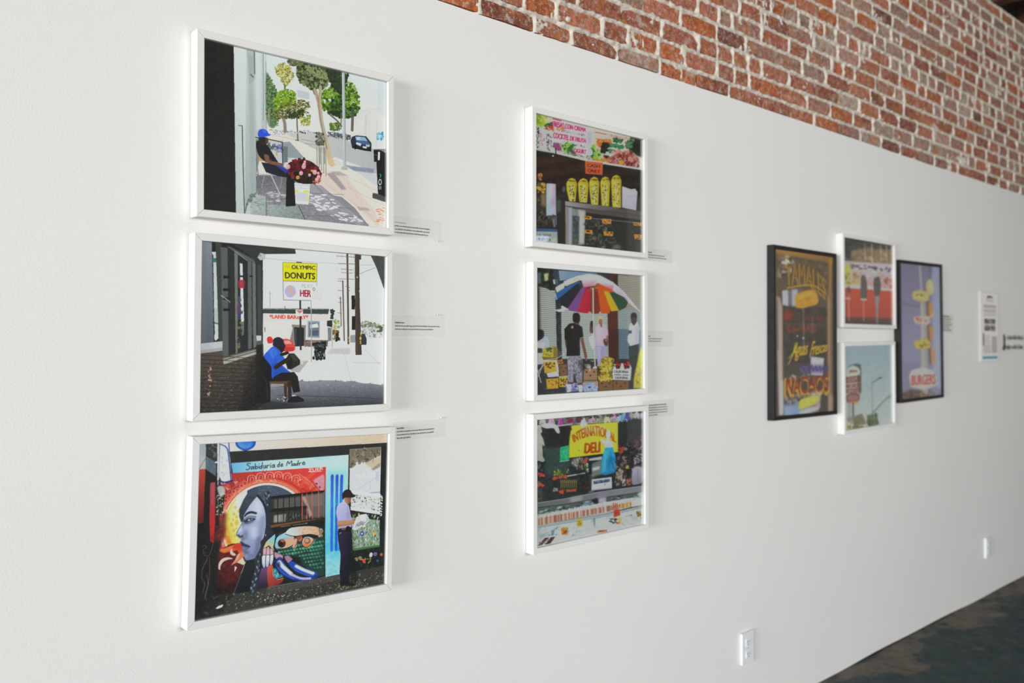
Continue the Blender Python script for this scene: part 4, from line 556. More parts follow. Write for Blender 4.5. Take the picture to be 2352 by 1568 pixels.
    # umbrella
    P('#e2ded8', '500,280 640,225 760,205 870,222 1000,290 1110,385 1180,470 1280,590 1270,590 1150,490 1040,400 860,300 760,280 660,270 520,330', 1); P('#d8d3cc', '700,215 860,225 980,290 860,290 750,262', .6, 6)
    for p, col in (('416,345 450,320 520,285 505,350 432,395', '#d9dcaa'), ('522,300 640,235 678,262 530,330', '#e8a878'), ('680,262 850,268 800,330 700,342', '#dc8298'), ('860,280 1010,318 1000,368 860,345', '#dc7c98'), ('1012,330 1118,392 1105,450 1005,385', '#c9b6d4'), ('1118,400 1160,480 1140,500 1108,450', '#b3a4d2')): G(col, '#e6d8dc', PT(p)[-1], PT(p)[0], p, 1, 1)
    P('#dcb898', '590,255 640,232 670,262 600,280', .7, 3); P('#eeeae6', '800,322 850,262 858,300 830,330', .7, 2)
    hub = (795, 350)
    for p, col in (('412,400 432,395 505,350 660,280 680,320 430,470', '#2f63a0'), ('430,470 640,300 700,330 530,560 490,525 465,500', '#20262e'), ('545,550 690,335 740,345 640,590 560,575', '#7e4f8e'), ('640,590 720,345 790,355 765,585 740,606 655,590', '#b8203c'), ('765,585 775,370 845,365 872,580 850,610 790,606', '#84301f'), ('872,580 845,360 900,365 985,560 960,608 885,604', '#d2591c'), ('985,585 900,365 960,375 1070,520 1060,575', '#cfae26'), ('1065,580 950,370 1005,390 1110,440 1155,495 1130,545', '#2f5038'), ('850,300 1000,370 1000,395 845,365', '#d2591c')): P(col, p)
    P('#2c4a4a', '660,285 700,335 650,330', .8); P('#b8562a', '840,300 860,300 850,370 780,360', .9, 1); S('#7a3a2a #c9a48c', 24, '740,345 850,345 840,380 750,375', 5, 12, .4); L('#b9cfe0', 8, '415,400 430,460'); P('#2a3038', '500,545 545,560 520,570', .8); L('#8ab', 3, '432,395 660,282', .5)
    S('#8f5a9e #6a3f7a', 24, '560,540 690,345 700,360 630,570', 5, 14, .3, -60, .4, 2); P('#d83048', '650,560 720,400 735,400 690,585', .4, 6)
    P('#d5d2ce', '405,570 480,555 475,530 490,525 550,560 460,590'); L('#e2dfd8', 11, '797,350 800,600 806,760 815,1000 820,1150'); L('#a9a49c', 4, '804,360 808,760 826,1150', .8); P('#e9e6e0', '800,1145 840,1140 838,1170 798,1165')
    # man seen from behind
    P('#18191a', '508,760 560,705 620,700 690,740 702,840 665,850 670,1030 530,1035 535,900 510,860', 1, 0, 0); P('#252727', '560,720 620,715 660,860 640,1000', .5, 6); P('#7a4f3c', '600,690 655,690 662,720 620,712', 1, 1); P('#221b19', '592,640 600,605 640,598 665,620 668,670 650,700 600,690', 1, 0, 1); P('#e2862a', '575,740 590,725 592,750 580,758', .9); P('#d8d4c0', '588,732 598,730 598,752 588,755', .8)
    P('#7e5540', '668,850 700,845 715,920 742,1040 735,1072 715,1050 690,950', 1, 0, 0); P('#5e3c2e', '512,860 535,880 535,980 520,930', 1)
    # boxes
    def carton(p, col, marks=True, face='#3a2a1c'):
        q = PT(p); P(col, q); ce = q.mean(0); w = (q[:, 0].max()-q[:, 0].min()); h = (q[:, 1].max()-q[:, 1].min())
        L('#5a4028', 3, np.r_[q, q[:1]], .4)
        if marks: E(face, ce[0]-w*.28, ce[1]-h*.22, w*.06, h*.09); E(face, ce[0]+w*.28, ce[1]-h*.22, w*.06, h*.09); E(face, ce[0], ce[1]+h*.1, w*.09, h*.06)
    carton('325,1265 450,1255 448,1360 335,1368', '#dca02a'); S('#e8c04a #c9862a #4a3a2a', 40, '335,1280 445,1270 445,1355 340,1360', 5, 12, .6, None, .6); carton('300,1085 420,1072 440,1190 310,1205', '#dfa82c'); P('#e2ddd6', '300,1075 440,1068 455,1195 432,1192 420,1085 304,1092', .9); S('#4a3a26 #6a3a2a', 8, '320,1100 410,1095 415,1160 330,1170', 6, 12); P('#d8d6d8', '330,1205 450,1185 455,1240 345,1245'); carton('455,1240 540,1235 540,1350 460,1345', '#d8b22e', False); S('#2a6a3a #c98a2a #4a3a20', 24, '460,1270 535,1265 535,1340 465,1338', 6, 12); L('#e6e0c0', 8, '458,1243 535,1238')
    P('#c9b43a', '300,950 395,935 440,945 400,1045 280,1040'); P('#8a7e2a', '395,938 440,945 445,1060 400,1048'); S('#3a6a5a #2a5a4a', 26, '330,955 385,945 380,985 335,985', 5, 10); S('#3a3a22 #6a6426', 20, '295,985 390,980 385,1035 300,1035', 5, 9, .5, 0, .7); P('#7f7428', '280,1040 400,1045 445,1060 440,1075 300,1075'); P('#5a5a58', '440,960 490,1010 450,1060', .8, 1); L('#c9cdd2', 5, '300,1075 430,1060 510,1010'); carton('435,1080 490,1065 500,1110 440,1115', '#c98f2a', False); S('#8a4a2a', 8, '440,1080 490,1075 490,1105 445,1108', 5, 9)
    carton('455,1125 535,1115 535,1235 470,1240', '#8a6040', True); P('#7e7fc4', '515,1310 700,1305 705,1385 530,1400', .95); S('#c9c6e4 #5a5aa8 #e0dcf0', 50, '520,1315 700,1310 700,1385 530,1395', 6, 16, .5, None, .7); E('#232038', 620, 1345, 14, 7)
    G('#a9a7b4', '#8a8896', (540, 1050), (690, 1050), '540,1035 670,1030 700,1090 690,1300 640,1315 610,1200 600,1300 540,1295 545,1180'); S('#5f5d70 #c5c3d2 #77758a #4a485c', 220, '545,1040 670,1035 698,1100 685,1300 645,1305 610,1180 600,1290 545,1290', 4, 14, .35, 85, .8); S('#4a485a', 20, '600,1150 625,1150 625,1290 605,1290', 4, 12, .3, 85); P('#6a4636', '545,1296 600,1298 598,1320 550,1318', 1); P('#6a4636', '640,1310 690,1300 690,1325 645,1330', 1); P('#d2d2e2', '535,1318 580,1318 578,1395 545,1400', 1, 1); P('#d2d2e2', '648,1328 690,1328 695,1395 660,1402', 1, 1)
    carton('705,1165 842,1160 842,1280 705,1280', '#a5805f'); S('#d8d0c8 #b9b2aa #8a8078', 30, '710,1110 770,1120 775,1170 715,1165', 6, 14, .4, 30); P('#1f2020', '640,1080 760,1085 720,1180 690,1200', .5, 6); L('#cfcac4', 9, '768,1140 766,1185'); L('#8a5a44', 12, '722,1050 735,1085', .9)
    L('#3a6a5a', 10, '705,1283 845,1280'); L('#b9a83a', 6, '705,1292 845,1290'); P('#9fb0d8', '698,1300 850,1295 848,1395 705,1395'); S('#d2d8ee #6f86c0 #e08a5a', 40, '700,1300 850,1300 845,1390 710,1390', 6, 16, .5, None, .6); E('#23263a', 765, 1353, 15, 7); P('#d98a5a', '700,1300 740,1298 720,1330 700,1340', .8, 2); P('#d98a5a', '810,1298 850,1295 850,1335', .8, 2)
    P('#4a3424', '840,1160 880,1160 870,1290 845,1280', .9); carton('860,1290 1000,1280 1000,1385 860,1392', '#86603f'); carton('1005,1290 1160,1285 1160,1380 1005,1385', '#86603f')
    P('#8a7428', '880,1090 900,1055 950,1045 990,1080 1000,1130 985,1200 1000,1260 960,1285 860,1275 885,1180', 1, 1, 1)
    for i in range(150):
        x = c.rng.gauss(935, 36); y = c.rng.uniform(1055, 1280); x += (1170-y)*-.1*(-.3)
        c.L(c.rng.choice(['#d8b93a', '#e2c84e', '#c2a02c', '#b8922a', '#ead66a', '#7a6420']), 9, [(x-14, y-4), (x, y+5), (x+15, y-2)] if i % 2 else [(x-6, y-14), (x+5, y), (x+2, y+14)], 1, 1)
    P('#e9e6e8', '1000,1170 1030,1110 1085,1110 1085,1170 1105,1110 1180,1130 1192,1160 1188,1285 1002,1278'); S('#5a2a24 #3a2420 #8a2a26', 40, '1030,1105 1080,1100 1075,1160 1035,1160', 8, 15); S('#5a2a24 #3a2420 #8a2a26', 40, '1105,1100 1170,1105 1165,1160 1105,1165', 8, 15); S('#c93a34', 12, '1030,1100 1180,1100 1175,1130 1035,1130', 6, 11); P('#e9e6e8', '1070,1170 1090,1110 1105,1115 1120,1170', 1)
    T('CALIFORNIA', '#2a2a2e', '1014,1182 1160,1188 1160,1212 1014,1206', 1, .5); T('CALIFORNIA', '#2a2a2e', '1024,1244 1156,1248 1156,1272 1024,1268', 1, .5); L('#2a2a2e', 8, '1022,1226 1080,1228'); L('#2a2a2e', 8, '1102,1230 1160,1232')
    P('#c9b93a', '1285,950 1300,950 1300,1370 1215,1360 1210,1280', 1, 1); P('#e0d24a', '1265,1010 1300,960 1300,1150 1240,1250', .8, 3); S('#8a8c2a #5a6a3a #e8e0a0 #7a84b0', 40, '1225,1170 1300,1100 1300,1370 1215,1360', 5, 14, .5, 70, .7)
    for p in ('245,1240 290,1120', '240,1180 275,1300', '300,1120 245,1190'): L('#c9ccd0', 7, p)
    P('#2c2f34', '1190,1180 1225,1180 1205,1370 1165,1370', .7, 3)

def art_deli(c):
    P, G, E, L, S, T = c.P, c.G, c.E, c.L, c.S, c.T
    P('#2a2e2d', '150,80 1300,80 1300,1500 150,1500'); P('#3f5450', '270,480 520,470 520,720 300,760', .8, 8); P('#1c1f1f', '300,290 530,280 520,470 290,480', .8, 6); c.mottle(.02, 6)
    # hanging tissue streamers
    P('#8a8784', '220,210 1205,140 1205,200 960,250 540,280 250,290', .8, 3); P('#1f2222', '260,250 400,230 530,280 400,300', .7, 5)
    for x, y, cols in ((270, 230, '#d9d6dc #c2bfc8 #8a8890'), (350, 235, '#d9a8d4 #c48ac0 #e6d6e4'), (440, 240, '#d86ac0 #b84aa0 #8a3a80'), (530, 220, '#9a2a5a #7a2048'), (610, 215, '#7a3448 #5a2434'), (650, 250, '#dcdad8 #bcbab8'), (730, 215, '#dca8c0 #c88aa8'), (800, 215, '#b9bc9a #8a8c74'), (870, 220, '#d6d49a #e2e0b4'), (930, 205, '#dcb4c8 #ca9ab4'), (985, 215, '#b9cfe0 #9ab8d0'), (1030, 205, '#8ac0e0 #6aa8d8'), (1062, 200, '#6a4aa8 #5a3a98'), (1110, 180, '#b9c8b8 #8a9a8c'), (1150, 180, '#d5dcd8 #aab4b0'), (1185, 190, '#c9c6d6 #9a98b0')):
        for k in range(9):
            xx = x+(k-4)*8; L(c.rng.choice(cols.split()), 7, [(x+(k-4)*2.5, y-40), (xx, y+c.rng.uniform(15, 42))], 1)
        E(cols.split()[0], x, y-35, 14, 8, 0, .8)
    S('#4a4648 #6a6668 #2a2829', 60, '480,190 1200,150 1200,175 480,225', 6, 14)
    P('#d9d8d4', '330,250 400,270 428,320 425,348 400,340 370,300 300,300 250,270', 1, 1, 1); L('#d2d0cc', 9, '400,280 540,262'); L('#c9c7c4', 6, '590,262 960,235', .8)
    G('#d9d2c8', '#b8b2aa', (230, 300), (270, 600), '218,270 250,268 265,330 250,350 275,400 290,470 265,450 270,560 290,600 270,615 220,600'); E('#cfc0b0', 238, 318, 20, 35); P('#c2bab0', '220,445 265,450 270,470 222,460', .8)
    for x in (425, 575, 1145): L('#4a5150', 4, f'{x},290 {x},480' if x < 500 else f'{x},180 {x},330', .6)
    # yellow hanging sign
    P('#d6cf3a', '540,278 970,248 972,530 516,580 520,400'); P('#e4dd50', '620,290 960,262 960,300 640,330', .4, 8); L('#6a6a2a', 4, '516,580 972,530', .8)
    def arc(u, w):
        x = 540+u*408; y = 400-135*math.sin(math.pi*min(1, .08+u*.78))**1.0+30*u; h = 70+26*math.sin(math.pi*u)
        return (x+(w*20 if u < .5 else w*-4)*(1-2*u), y+w*h)
    T('INTERNATIONAL', '#c2521c', None, .95, 1.5, arc); T('INTERNATIONAL', '#7a4a1a', None, .35, 0, lambda u, w: (arc(u, w)[0]+5, arc(u, w)[1]+4)); P('#dfe0c0', '640,300 840,285 860,330 640,350', .35, 6)
    T('DELI', '#7a3a14', '668,446 806,434 804,530 662,540', 1, 1.5); T('DELI', '#c4501c', '662,444 800,430 798,524 656,536', 1, 1.5); E('#5a5a2a', 606, 512, 5, 6); E('#4a4a3a', 535, 310, 8, 14)
    P('#d5d9d2', '620,255 680,245 690,280 630,300', .9, 3)
    P('#2fb07a', '432,480 516,460 515,605 430,614', 1); S('#5ac89a #3fc08a #249a68', 26, '440,480 512,470 510,600 440,605', 8, 18, .5, 80, .7); L('#c9cfc9', 4, '430,614 515,604')
    # blue bag
    P('#d5d6dc', '860,350 885,320 905,360 895,420 915,450 930,500 870,500 850,470 815,420 820,405 862,420', 1, 1, 1); P('#bcc8d6', '850,440 920,430 930,480 850,490', .8, 3)
    G('#3fb0da', '#1f86b8', (830, 500), (930, 700), '850,490 925,485 945,560 960,690 940,720 900,735 850,745 806,735 820,600', 1, 0); P('#6fd0ec', '850,520 880,510 850,720 825,720', .6, 5); P('#156a9a', '895,560 935,590 935,660 900,690 875,630', .6, 5, 1); S('#2a98c8 #58c0e0 #1a76a8', 40, '840,500 930,500 945,700 820,730', 6, 20, .3, 70, .5); L('#1a76a8', 4, '870,500 860,600 880,740', .6)
    # shelves, bottles
    P('#c9cccb', '700,590 820,570 820,600 700,612', .9, 1); P('#8a9090', '715,640 820,600 815,740 730,760', .8, 3); P('#d2d6d4', '730,680 800,660 800,690 735,705', .9, 3); P('#b9bdba', '700,740 750,735 750,900 710,900', .3, 3); S('#6a5f56 #8a8078 #4a423c #a09890', 60, '540,590 690,580 690,680 550,690', 6, 16, .6, 80); P('#c9c6c0', '545,590 600,585 595,640 550,660', .6, 5); S('#b84a3a #c95a44', 12, '650,590 680,590 680,625 652,630', 6, 11); S('#d9c9b0 #8a7f6a #3a5a3a', 26, '655,620 705,640 700,730 670,720', 6, 14); P('#1d1f20', '690,610 730,610 725,740 700,740', .9, 2)
    S('#8a9a3a #6a7a2a #b0b04a #3a4a2a', 50, '370,685 510,690 510,750 370,745', 5, 14, .4, 85); S('#e0503a #d8443a', 14, '372,762 400,760 400,778 372,780', 6, 11); S('#e0503a', 24, '418,752 495,748 495,768 418,772', 6, 11, .5, 0); L('#c9cdcc', 12, '500,750 580,738 660,725', .9, 0, 1)
    for i in range(9):
        x = 440+i*18; L('#7e7434', 8, f'{x},800 {x},870'); L('#b0a050', 5, f'{x},785 {x},810'); L('#4a4a26', 8, f'{x},860 {x},880')
    S('#e0583a #d84a34', 16, '425,890 460,885 458,910 428,912', 6, 10); S('#e0583a', 26, '495,882 580,872 578,892 498,898', 6, 10, .5, 0); S('#9aa08a #5a5e50', 16, '370,860 410,860 410,890 370,890', 6, 12); P('#22211f', '590,720 720,760 720,900 600,900', .7, 6); S('#5a4a3e #3a3230', 40, '600,770 700,770 700,880 610,880', 6, 14, .5, 80, .7)
    S('#c94a40 #d8584a', 16, '222,712 295,725 292,748 222,742', 6, 11); S('#3a4442 #6a7674 #23292a', 40, '222,620 290,620 290,700 222,700', 6, 14, .5, 80); S('#8a8c3a #5a5a2a', 14, '222,795 250,800 250,825 222,825', 6, 11); S('#c9503a', 16, '222,825 285,825 283,845 222,845', 6, 11); P('#4a4642', '222,855 268,860 268,1000 222,1000', .9); S('#6a655e #3a3632', 20, '222,860 265,865 262,980 222,985', 8, 14, .4, 0, .7)
    # goods on the right
    S('#4a4044 #2f2a2c #6a5c5e #8a7c7a #3a3034', 220, '980,480 1100,440 1200,400 1200,800 960,840 940,700', 7, 20, .7); S('#7a3a5a #8a4a6a #5a3048', 30, '1130,400 1200,360 1200,480 1130,480', 6, 14, .5, 60); S('#a89aa8 #8a7c88 #c2b8c2', 30, '1120,540 1200,560 1200,650 1110,640', 5, 12, .5); S('#b84a2a #a03a20', 8, '990,488 1025,490 1020,525 990,525', 8, 14); S('#b8a83a #c9b84a', 8, '1050,665 1085,662 1082,690 1052,690', 6, 10); P('#2a2522', '1048,690 1085,688 1085,760 1050,760'); S('#b9a898 #8a7a6e', 26, '960,690 1020,700 1010,800 950,800', 7, 15); G('#b8b0c4', '#8e8898', (1120, 680), (1180, 830), '1110,690 1150,668 1195,690 1198,810 1150,838 1105,835 1100,760', 1, 2, 1); L('#6a6474', 5, '1155,690 1160,820', .6); P('#b9b4ac', '1010,790 1042,785 1042,848 1012,850'); S('#2a2826', 8, '1015,800 1040,800 1040,840 1015,840', 4, 8); P('#8a5a44', '1050,785 1095,780 1092,845 1052,848'); S('#6a3a2a #b07a5e', 10, '1055,795 1090,790 1088,835 1058,838', 6, 10)
    # till
    P('#d9d6da', '728,785 912,765 915,870 725,890'); P('#a8a5aa', '725,880 915,862 915,872 725,890'); P('#4a5a78', '742,800 895,782 896,808 742,832'); P('#3a6a9a', '870,785 895,782 896,806 872,808'); S('#8a98b8 #2a3a5a', 18, '745,805 865,790 865,810 745,825', 6, 12, .4, -6); L('#2a2a2a', 5, '850,822 846,840'); L('#d9d9d9', 3, '740,872 900,856', .6); P('#8a8a88', '690,895 740,890 740,908 700,912', .7, 2)
    # steel rail and chilled case
    G('#6f7072', '#8b8c8e', (300, 980), (1150, 870), '220,995 480,960 800,900 1205,850 1205,905 800,960 480,1010 220,1040'); P('#b4b6b8', '520,950 640,935 630,985 530,1000', .7, 6); P('#9f8fb0', '780,920 870,905 870,960 780,975', .5, 6); P('#8f8ca0', '930,890 1000,880 1000,925 930,935', .5, 5); L('#c9cbcc', 4, '220,998 480,962 800,903 1205,852', .8); L('#2f3132', 5, '220,1042 480,1012 800,962 1205,906', .9)
    P('#54605f', '220,1045 480,1015 800,965 1205,908 1205,1000 800,1080 220,1130'); S('#2a3434 #8aa09e #b9c4c2 #6a7e7e', 70, '230,1050 800,970 1190,920 1190,980 800,1030 240,1100', 8, 24, .4, -8, .8, 1); P('#c9bcd0', '790,960 860,950 860,1010 795,1020', .8, 3); P('#7fa6c9', '640,990 720,985 720,1050 680,1060', .5, 5); P('#d8dedb', '1165,910 1205,905 1205,1010 1170,1010', .8, 3); S('#1f2626', 14, '730,970 790,965 790,1010 740,1020', 8, 16)
    P('#b9bdbc', '220,1120 480,1070 850,1000 1110,960 1205,955 1205,1020 1090,1050 850,1110 480,1160 220,1220')
    for i in range(74):
        u = i/73; x = 225+u*870; yb = 1215-u*165; yt = yb-112+u*26
        L(c.rng.choice(['#b0705c', '#c98a74', '#9a5a48', '#d8a890', '#e0c4b4', '#a86a60', '#d9b27a'] if u < .86 else ['#d8a24a', '#c98a3a', '#e2b86a']), 10, [(x, yt+26), (x+3, yb-8)], .95); L(c.rng.choice(['#e9e2de', '#d8cfca', '#f0ece8']), 8, [(x, yt+c.rng.uniform(-3, 10)), (x+2, yt+34)], .9)
        if i % 3 == 0: L('#7a4438', 4, [(x+6, yt+40), (x+6, yb-12)], .7)
    S('#f2eeec #e6dedb', 60, '225,1120 480,1065 850,1000 1110,970 1110,985 850,1025 480,1090 225,1140', 7, 14, .5, 80, .8); S('#c9443a #d8644a', 16, '920,1020 990,1005 985,1060 920,1075', 6, 12, .4, 80); P('#e4e2da', '1095,985 1205,965 1205,1035 1100,1050', .9, 2)
    P('#a8b2b4', '220,1215 500,1160 850,1112 1205,1035 1205,1060 850,1140 500,1195 220,1235'); L('#6f7b7e', 5, '220,1236 500,1192 850,1142 1205,1062', .8); P('#d9e0de', '220,1235 500,1192 850,1140 1205,1060 1205,1300 220,1430'); S('#c6d2d0 #edf1ef #b4c4c4 #f4f6f4 #9fb4b4', 110, '225,1245 850,1150 1200,1075 1200,1200 700,1300 225,1390', 12, 34, .4, -20, .6, 1); S('#6fa8a8 #4a8a8c #3f5a5c', 26, '230,1250 600,1200 600,1320 240,1300', 6, 16, .3, -60, .7); G('#5a6a68', '#8a9896', (760, 1150), (760, 1230), '740,1150 760,1148 762,1225 742,1228', .7, 1)
    P('#9fb4b2', '220,1300 330,1260 330,1290 250,1340', .7, 2); P('#e2e4e2', '250,1340 390,1300 360,1370 225,1410'); P('#4a2c28', '290,1325 330,1320 265,1390 225,1398'); P('#4a2c28', '345,1320 388,1315 340,1380 290,1388'); S('#8a5a50', 10, '240,1370 340,1330 330,1370 240,1392', 5, 9); P('#5a6a70', '350,1260 378,1250 375,1300 345,1305', .7, 2)
    P('#e2973a', '436,1234 508,1228 500,1302 446,1300'); S('#6a3a1a #8a4a20', 14, '446,1245 500,1240 495,1290 450,1290', 5, 10, .5, 0); P('#e0b43a', '584,1160 640,1150 642,1222 594,1228'); S('#9a6a2a', 10, '592,1170 635,1165 635,1210 596,1215', 5, 9, .5, 0); P('#e0452c', '934,1075 990,1068 992,1125 930,1145'); S('#8a2a1c', 5, '940,1085 985,1080 980,1115 940,1120', 4, 7); P('#d9865a', '776,1265 868,1255 870,1275 778,1288', .95); S('#7a3a22', 10, '780,1268 865,1260 865,1274 782,1282', 4, 7); P('#d8954a', '1140,1090 1185,1085 1190,1140 1150,1145', .9, 1); S('#8a6a2a #5a5a2a', 10, '1140,1090 1188,1088 1185,1140 1150,1140', 5, 10); S('#2f3a38 #4a5450 #1f2826', 26, '865,1160 960,1145 980,1200 900,1200', 5, 14, .4, 20); P('#c9b45a', '965,1150 1005,1140 1005,1200 975,1205', .8, 2); P('#d9604a', '950,1190 990,1185 985,1205 955,1210', .8, 1); L('#4a5450', 5, '1040,1135 1075,1128'); E('#8a4a44', 1092, 1126, 8, 6); S('#b9c4b4 #8aa090 #d9d6cc', 26, '1010,1140 1200,1080 1200,1200 1010,1220', 8, 20, .3, 40, .6); L('#6f8078', 3, '1080,1130 1180,1190', .7); L('#6f8078', 3, '1010,1150 1100,1210', .6)

def art_window(c):
    P, G, E, L, S, T = c.P, c.G, c.E, c.L, c.S, c.T
    G('#6d5a3c', '#4a4038', (400, 200), (400, 800), '150,150 650,200 620,1400 140,1420'); G('#a87838', '#8a6430', (300, 200), (560, 230), '190,185 620,240 618,270 600,300 560,275 200,225'); P('#5a4a34', '200,220 570,280 560,480 200,440', .7, 8); L('#b9822f', 16, '590,262 578,600 566,1000', .8, 0, 1); P('#8a6a48', '560,480 600,480 590,1330 556,1330', .8, 4); L('#b9aaa0', 10, '572,520 566,1330', .6, 0, 1); L('#8a5a4a', 5, '560,640 552,1330', .7)
    S('#c9bda0 #8a7c5e #3a3226', 60, '195,225 330,250 320,340 195,390', 7, 16, .7, None, .7, 1); S('#d9d0c0 #e6e0d4', 14, '235,240 300,260 290,350 240,350', 7, 14, .7); S('#5f5238 #463c2c #7a6a4a', 90, '330,260 560,290 555,480 340,460', 8, 20, .6, None, .5, 2); L('#3a3228', 5, '330,250 560,290', .6); L('#4a4030', 6, '250,300 540,350', .6)
    G('#3f3630', '#35302c', (400, 600), (400, 1000), '230,590 555,600 545,1000 235,980'); S('#4a3d35 #2f2925 #5a483e', 120, '240,600 550,620 540,980 240,980', 8, 24, .6, None, .6, 2)
    c.soften(2, '150,150 650,200 620,1400 140,1420')
    def arc(u, w): return (262+u*292, 300+165*(u*.9)**2.0*.75+w*150-26*math.sin(math.pi*u))
    T('TAMALES', '#a5812e', None, .95, 1, arc); T('TAMALES', '#6a4420', None, .75, 0, lambda u, w: (arc(u, w)[0]+8, arc(u, w)[1]-6)); L('#c29a34', 7, '270,462 400,440 480,450 550,500', .8, 1)
    P('#b8b8c8', '232,480 275,476 275,590 232,580', .95, 1); P('#b0b0c0', '300,470 345,470 345,530 330,590 300,590', .9, 2); P('#6a6a70', '348,465 385,470 380,500 350,500', .7, 2); P('#7d7d88', '275,480 300,480 300,580 275,580', .7, 2)
    P('#c98e2c', '325,560 335,510 400,480 465,478 492,520 488,570 430,590 370,604 330,595', 1, 1, 1); S('#a8701e #dca848', 22, '345,540 470,490 480,560 370,590', 8, 22, .2, -20, .7, 1); P('#e0b04a', '345,520 440,488 470,490 360,540', .6, 3)
    S('#8a3426 #7a2c22', 30, '245,625 310,620 312,680 246,685', 9, 18, .7, None, .7, 2); S('#7a3a2c #6a3226', 40, '330,650 550,655 550,700 350,690', 7, 16, .6, None, .5, 2); S('#7e3428 #8f3a2c', 50, '250,730 480,720 480,770 255,780', 8, 18, .6, None, .6, 2); L('#5a524c', 9, '250,715 550,718', .6, 0, 1)
    L('#a9a49c', 6, '384,600 384,900', .6, 0, 1); L('#9a8a4a', 5, '452,660 446,780', .6); E('#c9c6c0', 380, 815, 7, 7); E('#c9c6c0', 336, 800, 5, 6)
    G('#a8988e', '#c2b0a8', (200, 540), (200, 1350), '185,520 215,530 232,600 226,900 220,1360 190,1366', 1, 3); P('#5a4a48', '184,540 196,545 196,900 184,900', .8, 3); P('#cfcac6', '205,1120 235,1115 226,1360 206,1360', .6, 3); L('#4a6a7a', 6, '232,900 228,1300', .5, 0, 1)
    T('Aguas', '#c9a028', '322,846 420,832 398,962 280,985', 1, 1.2); T('Frescas', '#c9a028', '452,836 566,838 552,905 424,948', 1, 1.1); L('#e2c050', 5, '268,1000 300,930 322,850', .8, 1); L('#c9a028', 6, '270,960 300,925 345,915', .8, 1)
    P('#c2becc', '430,945 530,955 518,1080 430,1075', 1, 1); P('#8a84a8', '432,948 440,948 440,1070 430,1070', .6); E('#b05a4a', 488, 962, 6, 3)
    P('#4a3f5e', '345,1005 560,1000 555,1065 345,1060', .6, 5); L('#4a3f7e', 9, '425,1040 440,1010 450,1045 470,1012 475,1045 500,1015 505,1045 530,1015 548,1040', .95, 1); S('#5a4a7e #6a5a8a', 24, '350,1010 420,1010 420,1060 350,1060', 7, 14, .5, 70, .8)
    S('#c9c2be #5a4a44 #a99a94', 30, '240,1080 420,1070 420,1100 240,1110', 8, 16, .5, None, .6, 2)
    T('NACHOS', '#bd972e', '240,1100 565,1082 560,1215 236,1240', 1, 3.2); T('NACHOS', '#87331f', '250,1094 560,1074 556,1192 246,1216', 1, 1.6)
    P('#b5aaa6', '420,1200 505,1190 495,1300 440,1290', .8, 3); S('#8a8690 #a9a4a8 #6a6468', 40, '240,1220 420,1215 420,1280 250,1290', 9, 20, .6, None, .6, 2); G('#8fa4c4', '#6f86a8', (260, 1290), (400, 1340), '225,1290 330,1280 430,1330 400,1370 230,1370', 1, 5); P('#c2bcc0', '330,1340 420,1300 500,1290 480,1330 370,1360', .9, 3)
    P('#e0ba48', '335,1300 350,1255 420,1230 480,1225 488,1250 440,1290 360,1318 340,1318', 1, 1, 1); S('#c2942e #f0d278', 16, '350,1265 470,1235 450,1280 360,1305', 7, 18, .2, -20, .8, 1)
    P('#b89a8e', '556,1220 592,1215 590,1340 556,1340', .6, 4)
    c.blur(1)

def art_stools(c):
    P, G, E, L, S, T = c.P, c.G, c.E, c.L, c.S, c.T
    G('#8a7458', '#6d5a48', (850, 120), (850, 270), '650,80 1040,130 1040,290 650,290'); P('#2a2a24', '670,100 830,125 1010,165 1000,185 830,170 780,200 730,190 720,270 690,250 672,180', 1, 3); S('#38382c #4a4636 #23231e', 60, '680,110 1000,165 990,185 690,200', 7, 18, .6, None, .7, 1); S('#a8906c #8a7250 #b9a480', 50, '740,200 1010,190 1010,280 740,280', 10, 24, .6, None, .6, 3)
    for x in (822, 870, 932, 972): L('#cfc2ae', 5, f'{x},150 {x+3},300', .8)
    P('#b9a9ac', '665,275 1030,290 1030,470 665,460'); P('#c9bccb', '740,290 1010,305 1010,350 740,330', .7, 5); P('#c4b83a', '676,300 725,300 722,450 678,450', .85, 5); S('#3a3438 #5a5056', 40, '725,300 1010,315 1010,345 725,325', 6, 14, .5, 0, .8, 1); S('#8a7458 #c9b08a #a88a4a', 30, '740,350 800,350 800,420 740,420', 8, 18, .7, None, .8, 2); P('#d8b23a', '725,425 790,420 790,440 725,445', .6, 3); S('#d9cfd2 #b8a0a0 #c97a70', 40, '840,350 1010,355 1010,460 840,450', 9, 20, .6, None, .5, 3); P('#c98a80', '940,385 1012,385 1012,465 945,465', .6, 4); S('#a04a40 #8a5a4a', 14, '950,390 1010,390 1010,455 955,455', 6, 12, .7, 80); S('#7a7468 #5a5650', 20, '680,360 720,360 720,440 690,440', 6, 14, .5, 80, .5)
    L('#d2c4c0', 14, '675,455 850,462 1020,480', .9, 0, 1); G('#b8492c', '#a8402a', (850, 470), (850, 670), '665,465 1030,482 1030,690 665,670'); G('#5a3c30', '#4a3028', (850, 670), (850, 720), '665,668 1030,672 1030,740 665,740')
    P('#55504e', '795,400 805,375 825,380 838,440 835,520 825,545 795,540', 1, 1, 1); P('#504a48', '885,400 900,385 925,388 932,450 920,520 895,520 882,460', 1, 1, 1); P('#8a8a96', '890,520 922,515 915,600 910,715 902,715 898,600', .95, 2); L('#c9a098', 6, '812,545 814,690', .8, 0, 1); L('#cfa8a0', 6, '710,545 712,690', .8, 0, 1); L('#d8b8a8', 7, '690,538 722,540'); L('#d8c0a8', 8, '796,543 832,545'); L('#8a8498', 10, '710,460 712,530', .6, 0, 1); P('#3a2a2a', '700,455 720,455 722,500 702,500', .7, 3)
    c.blur(2)

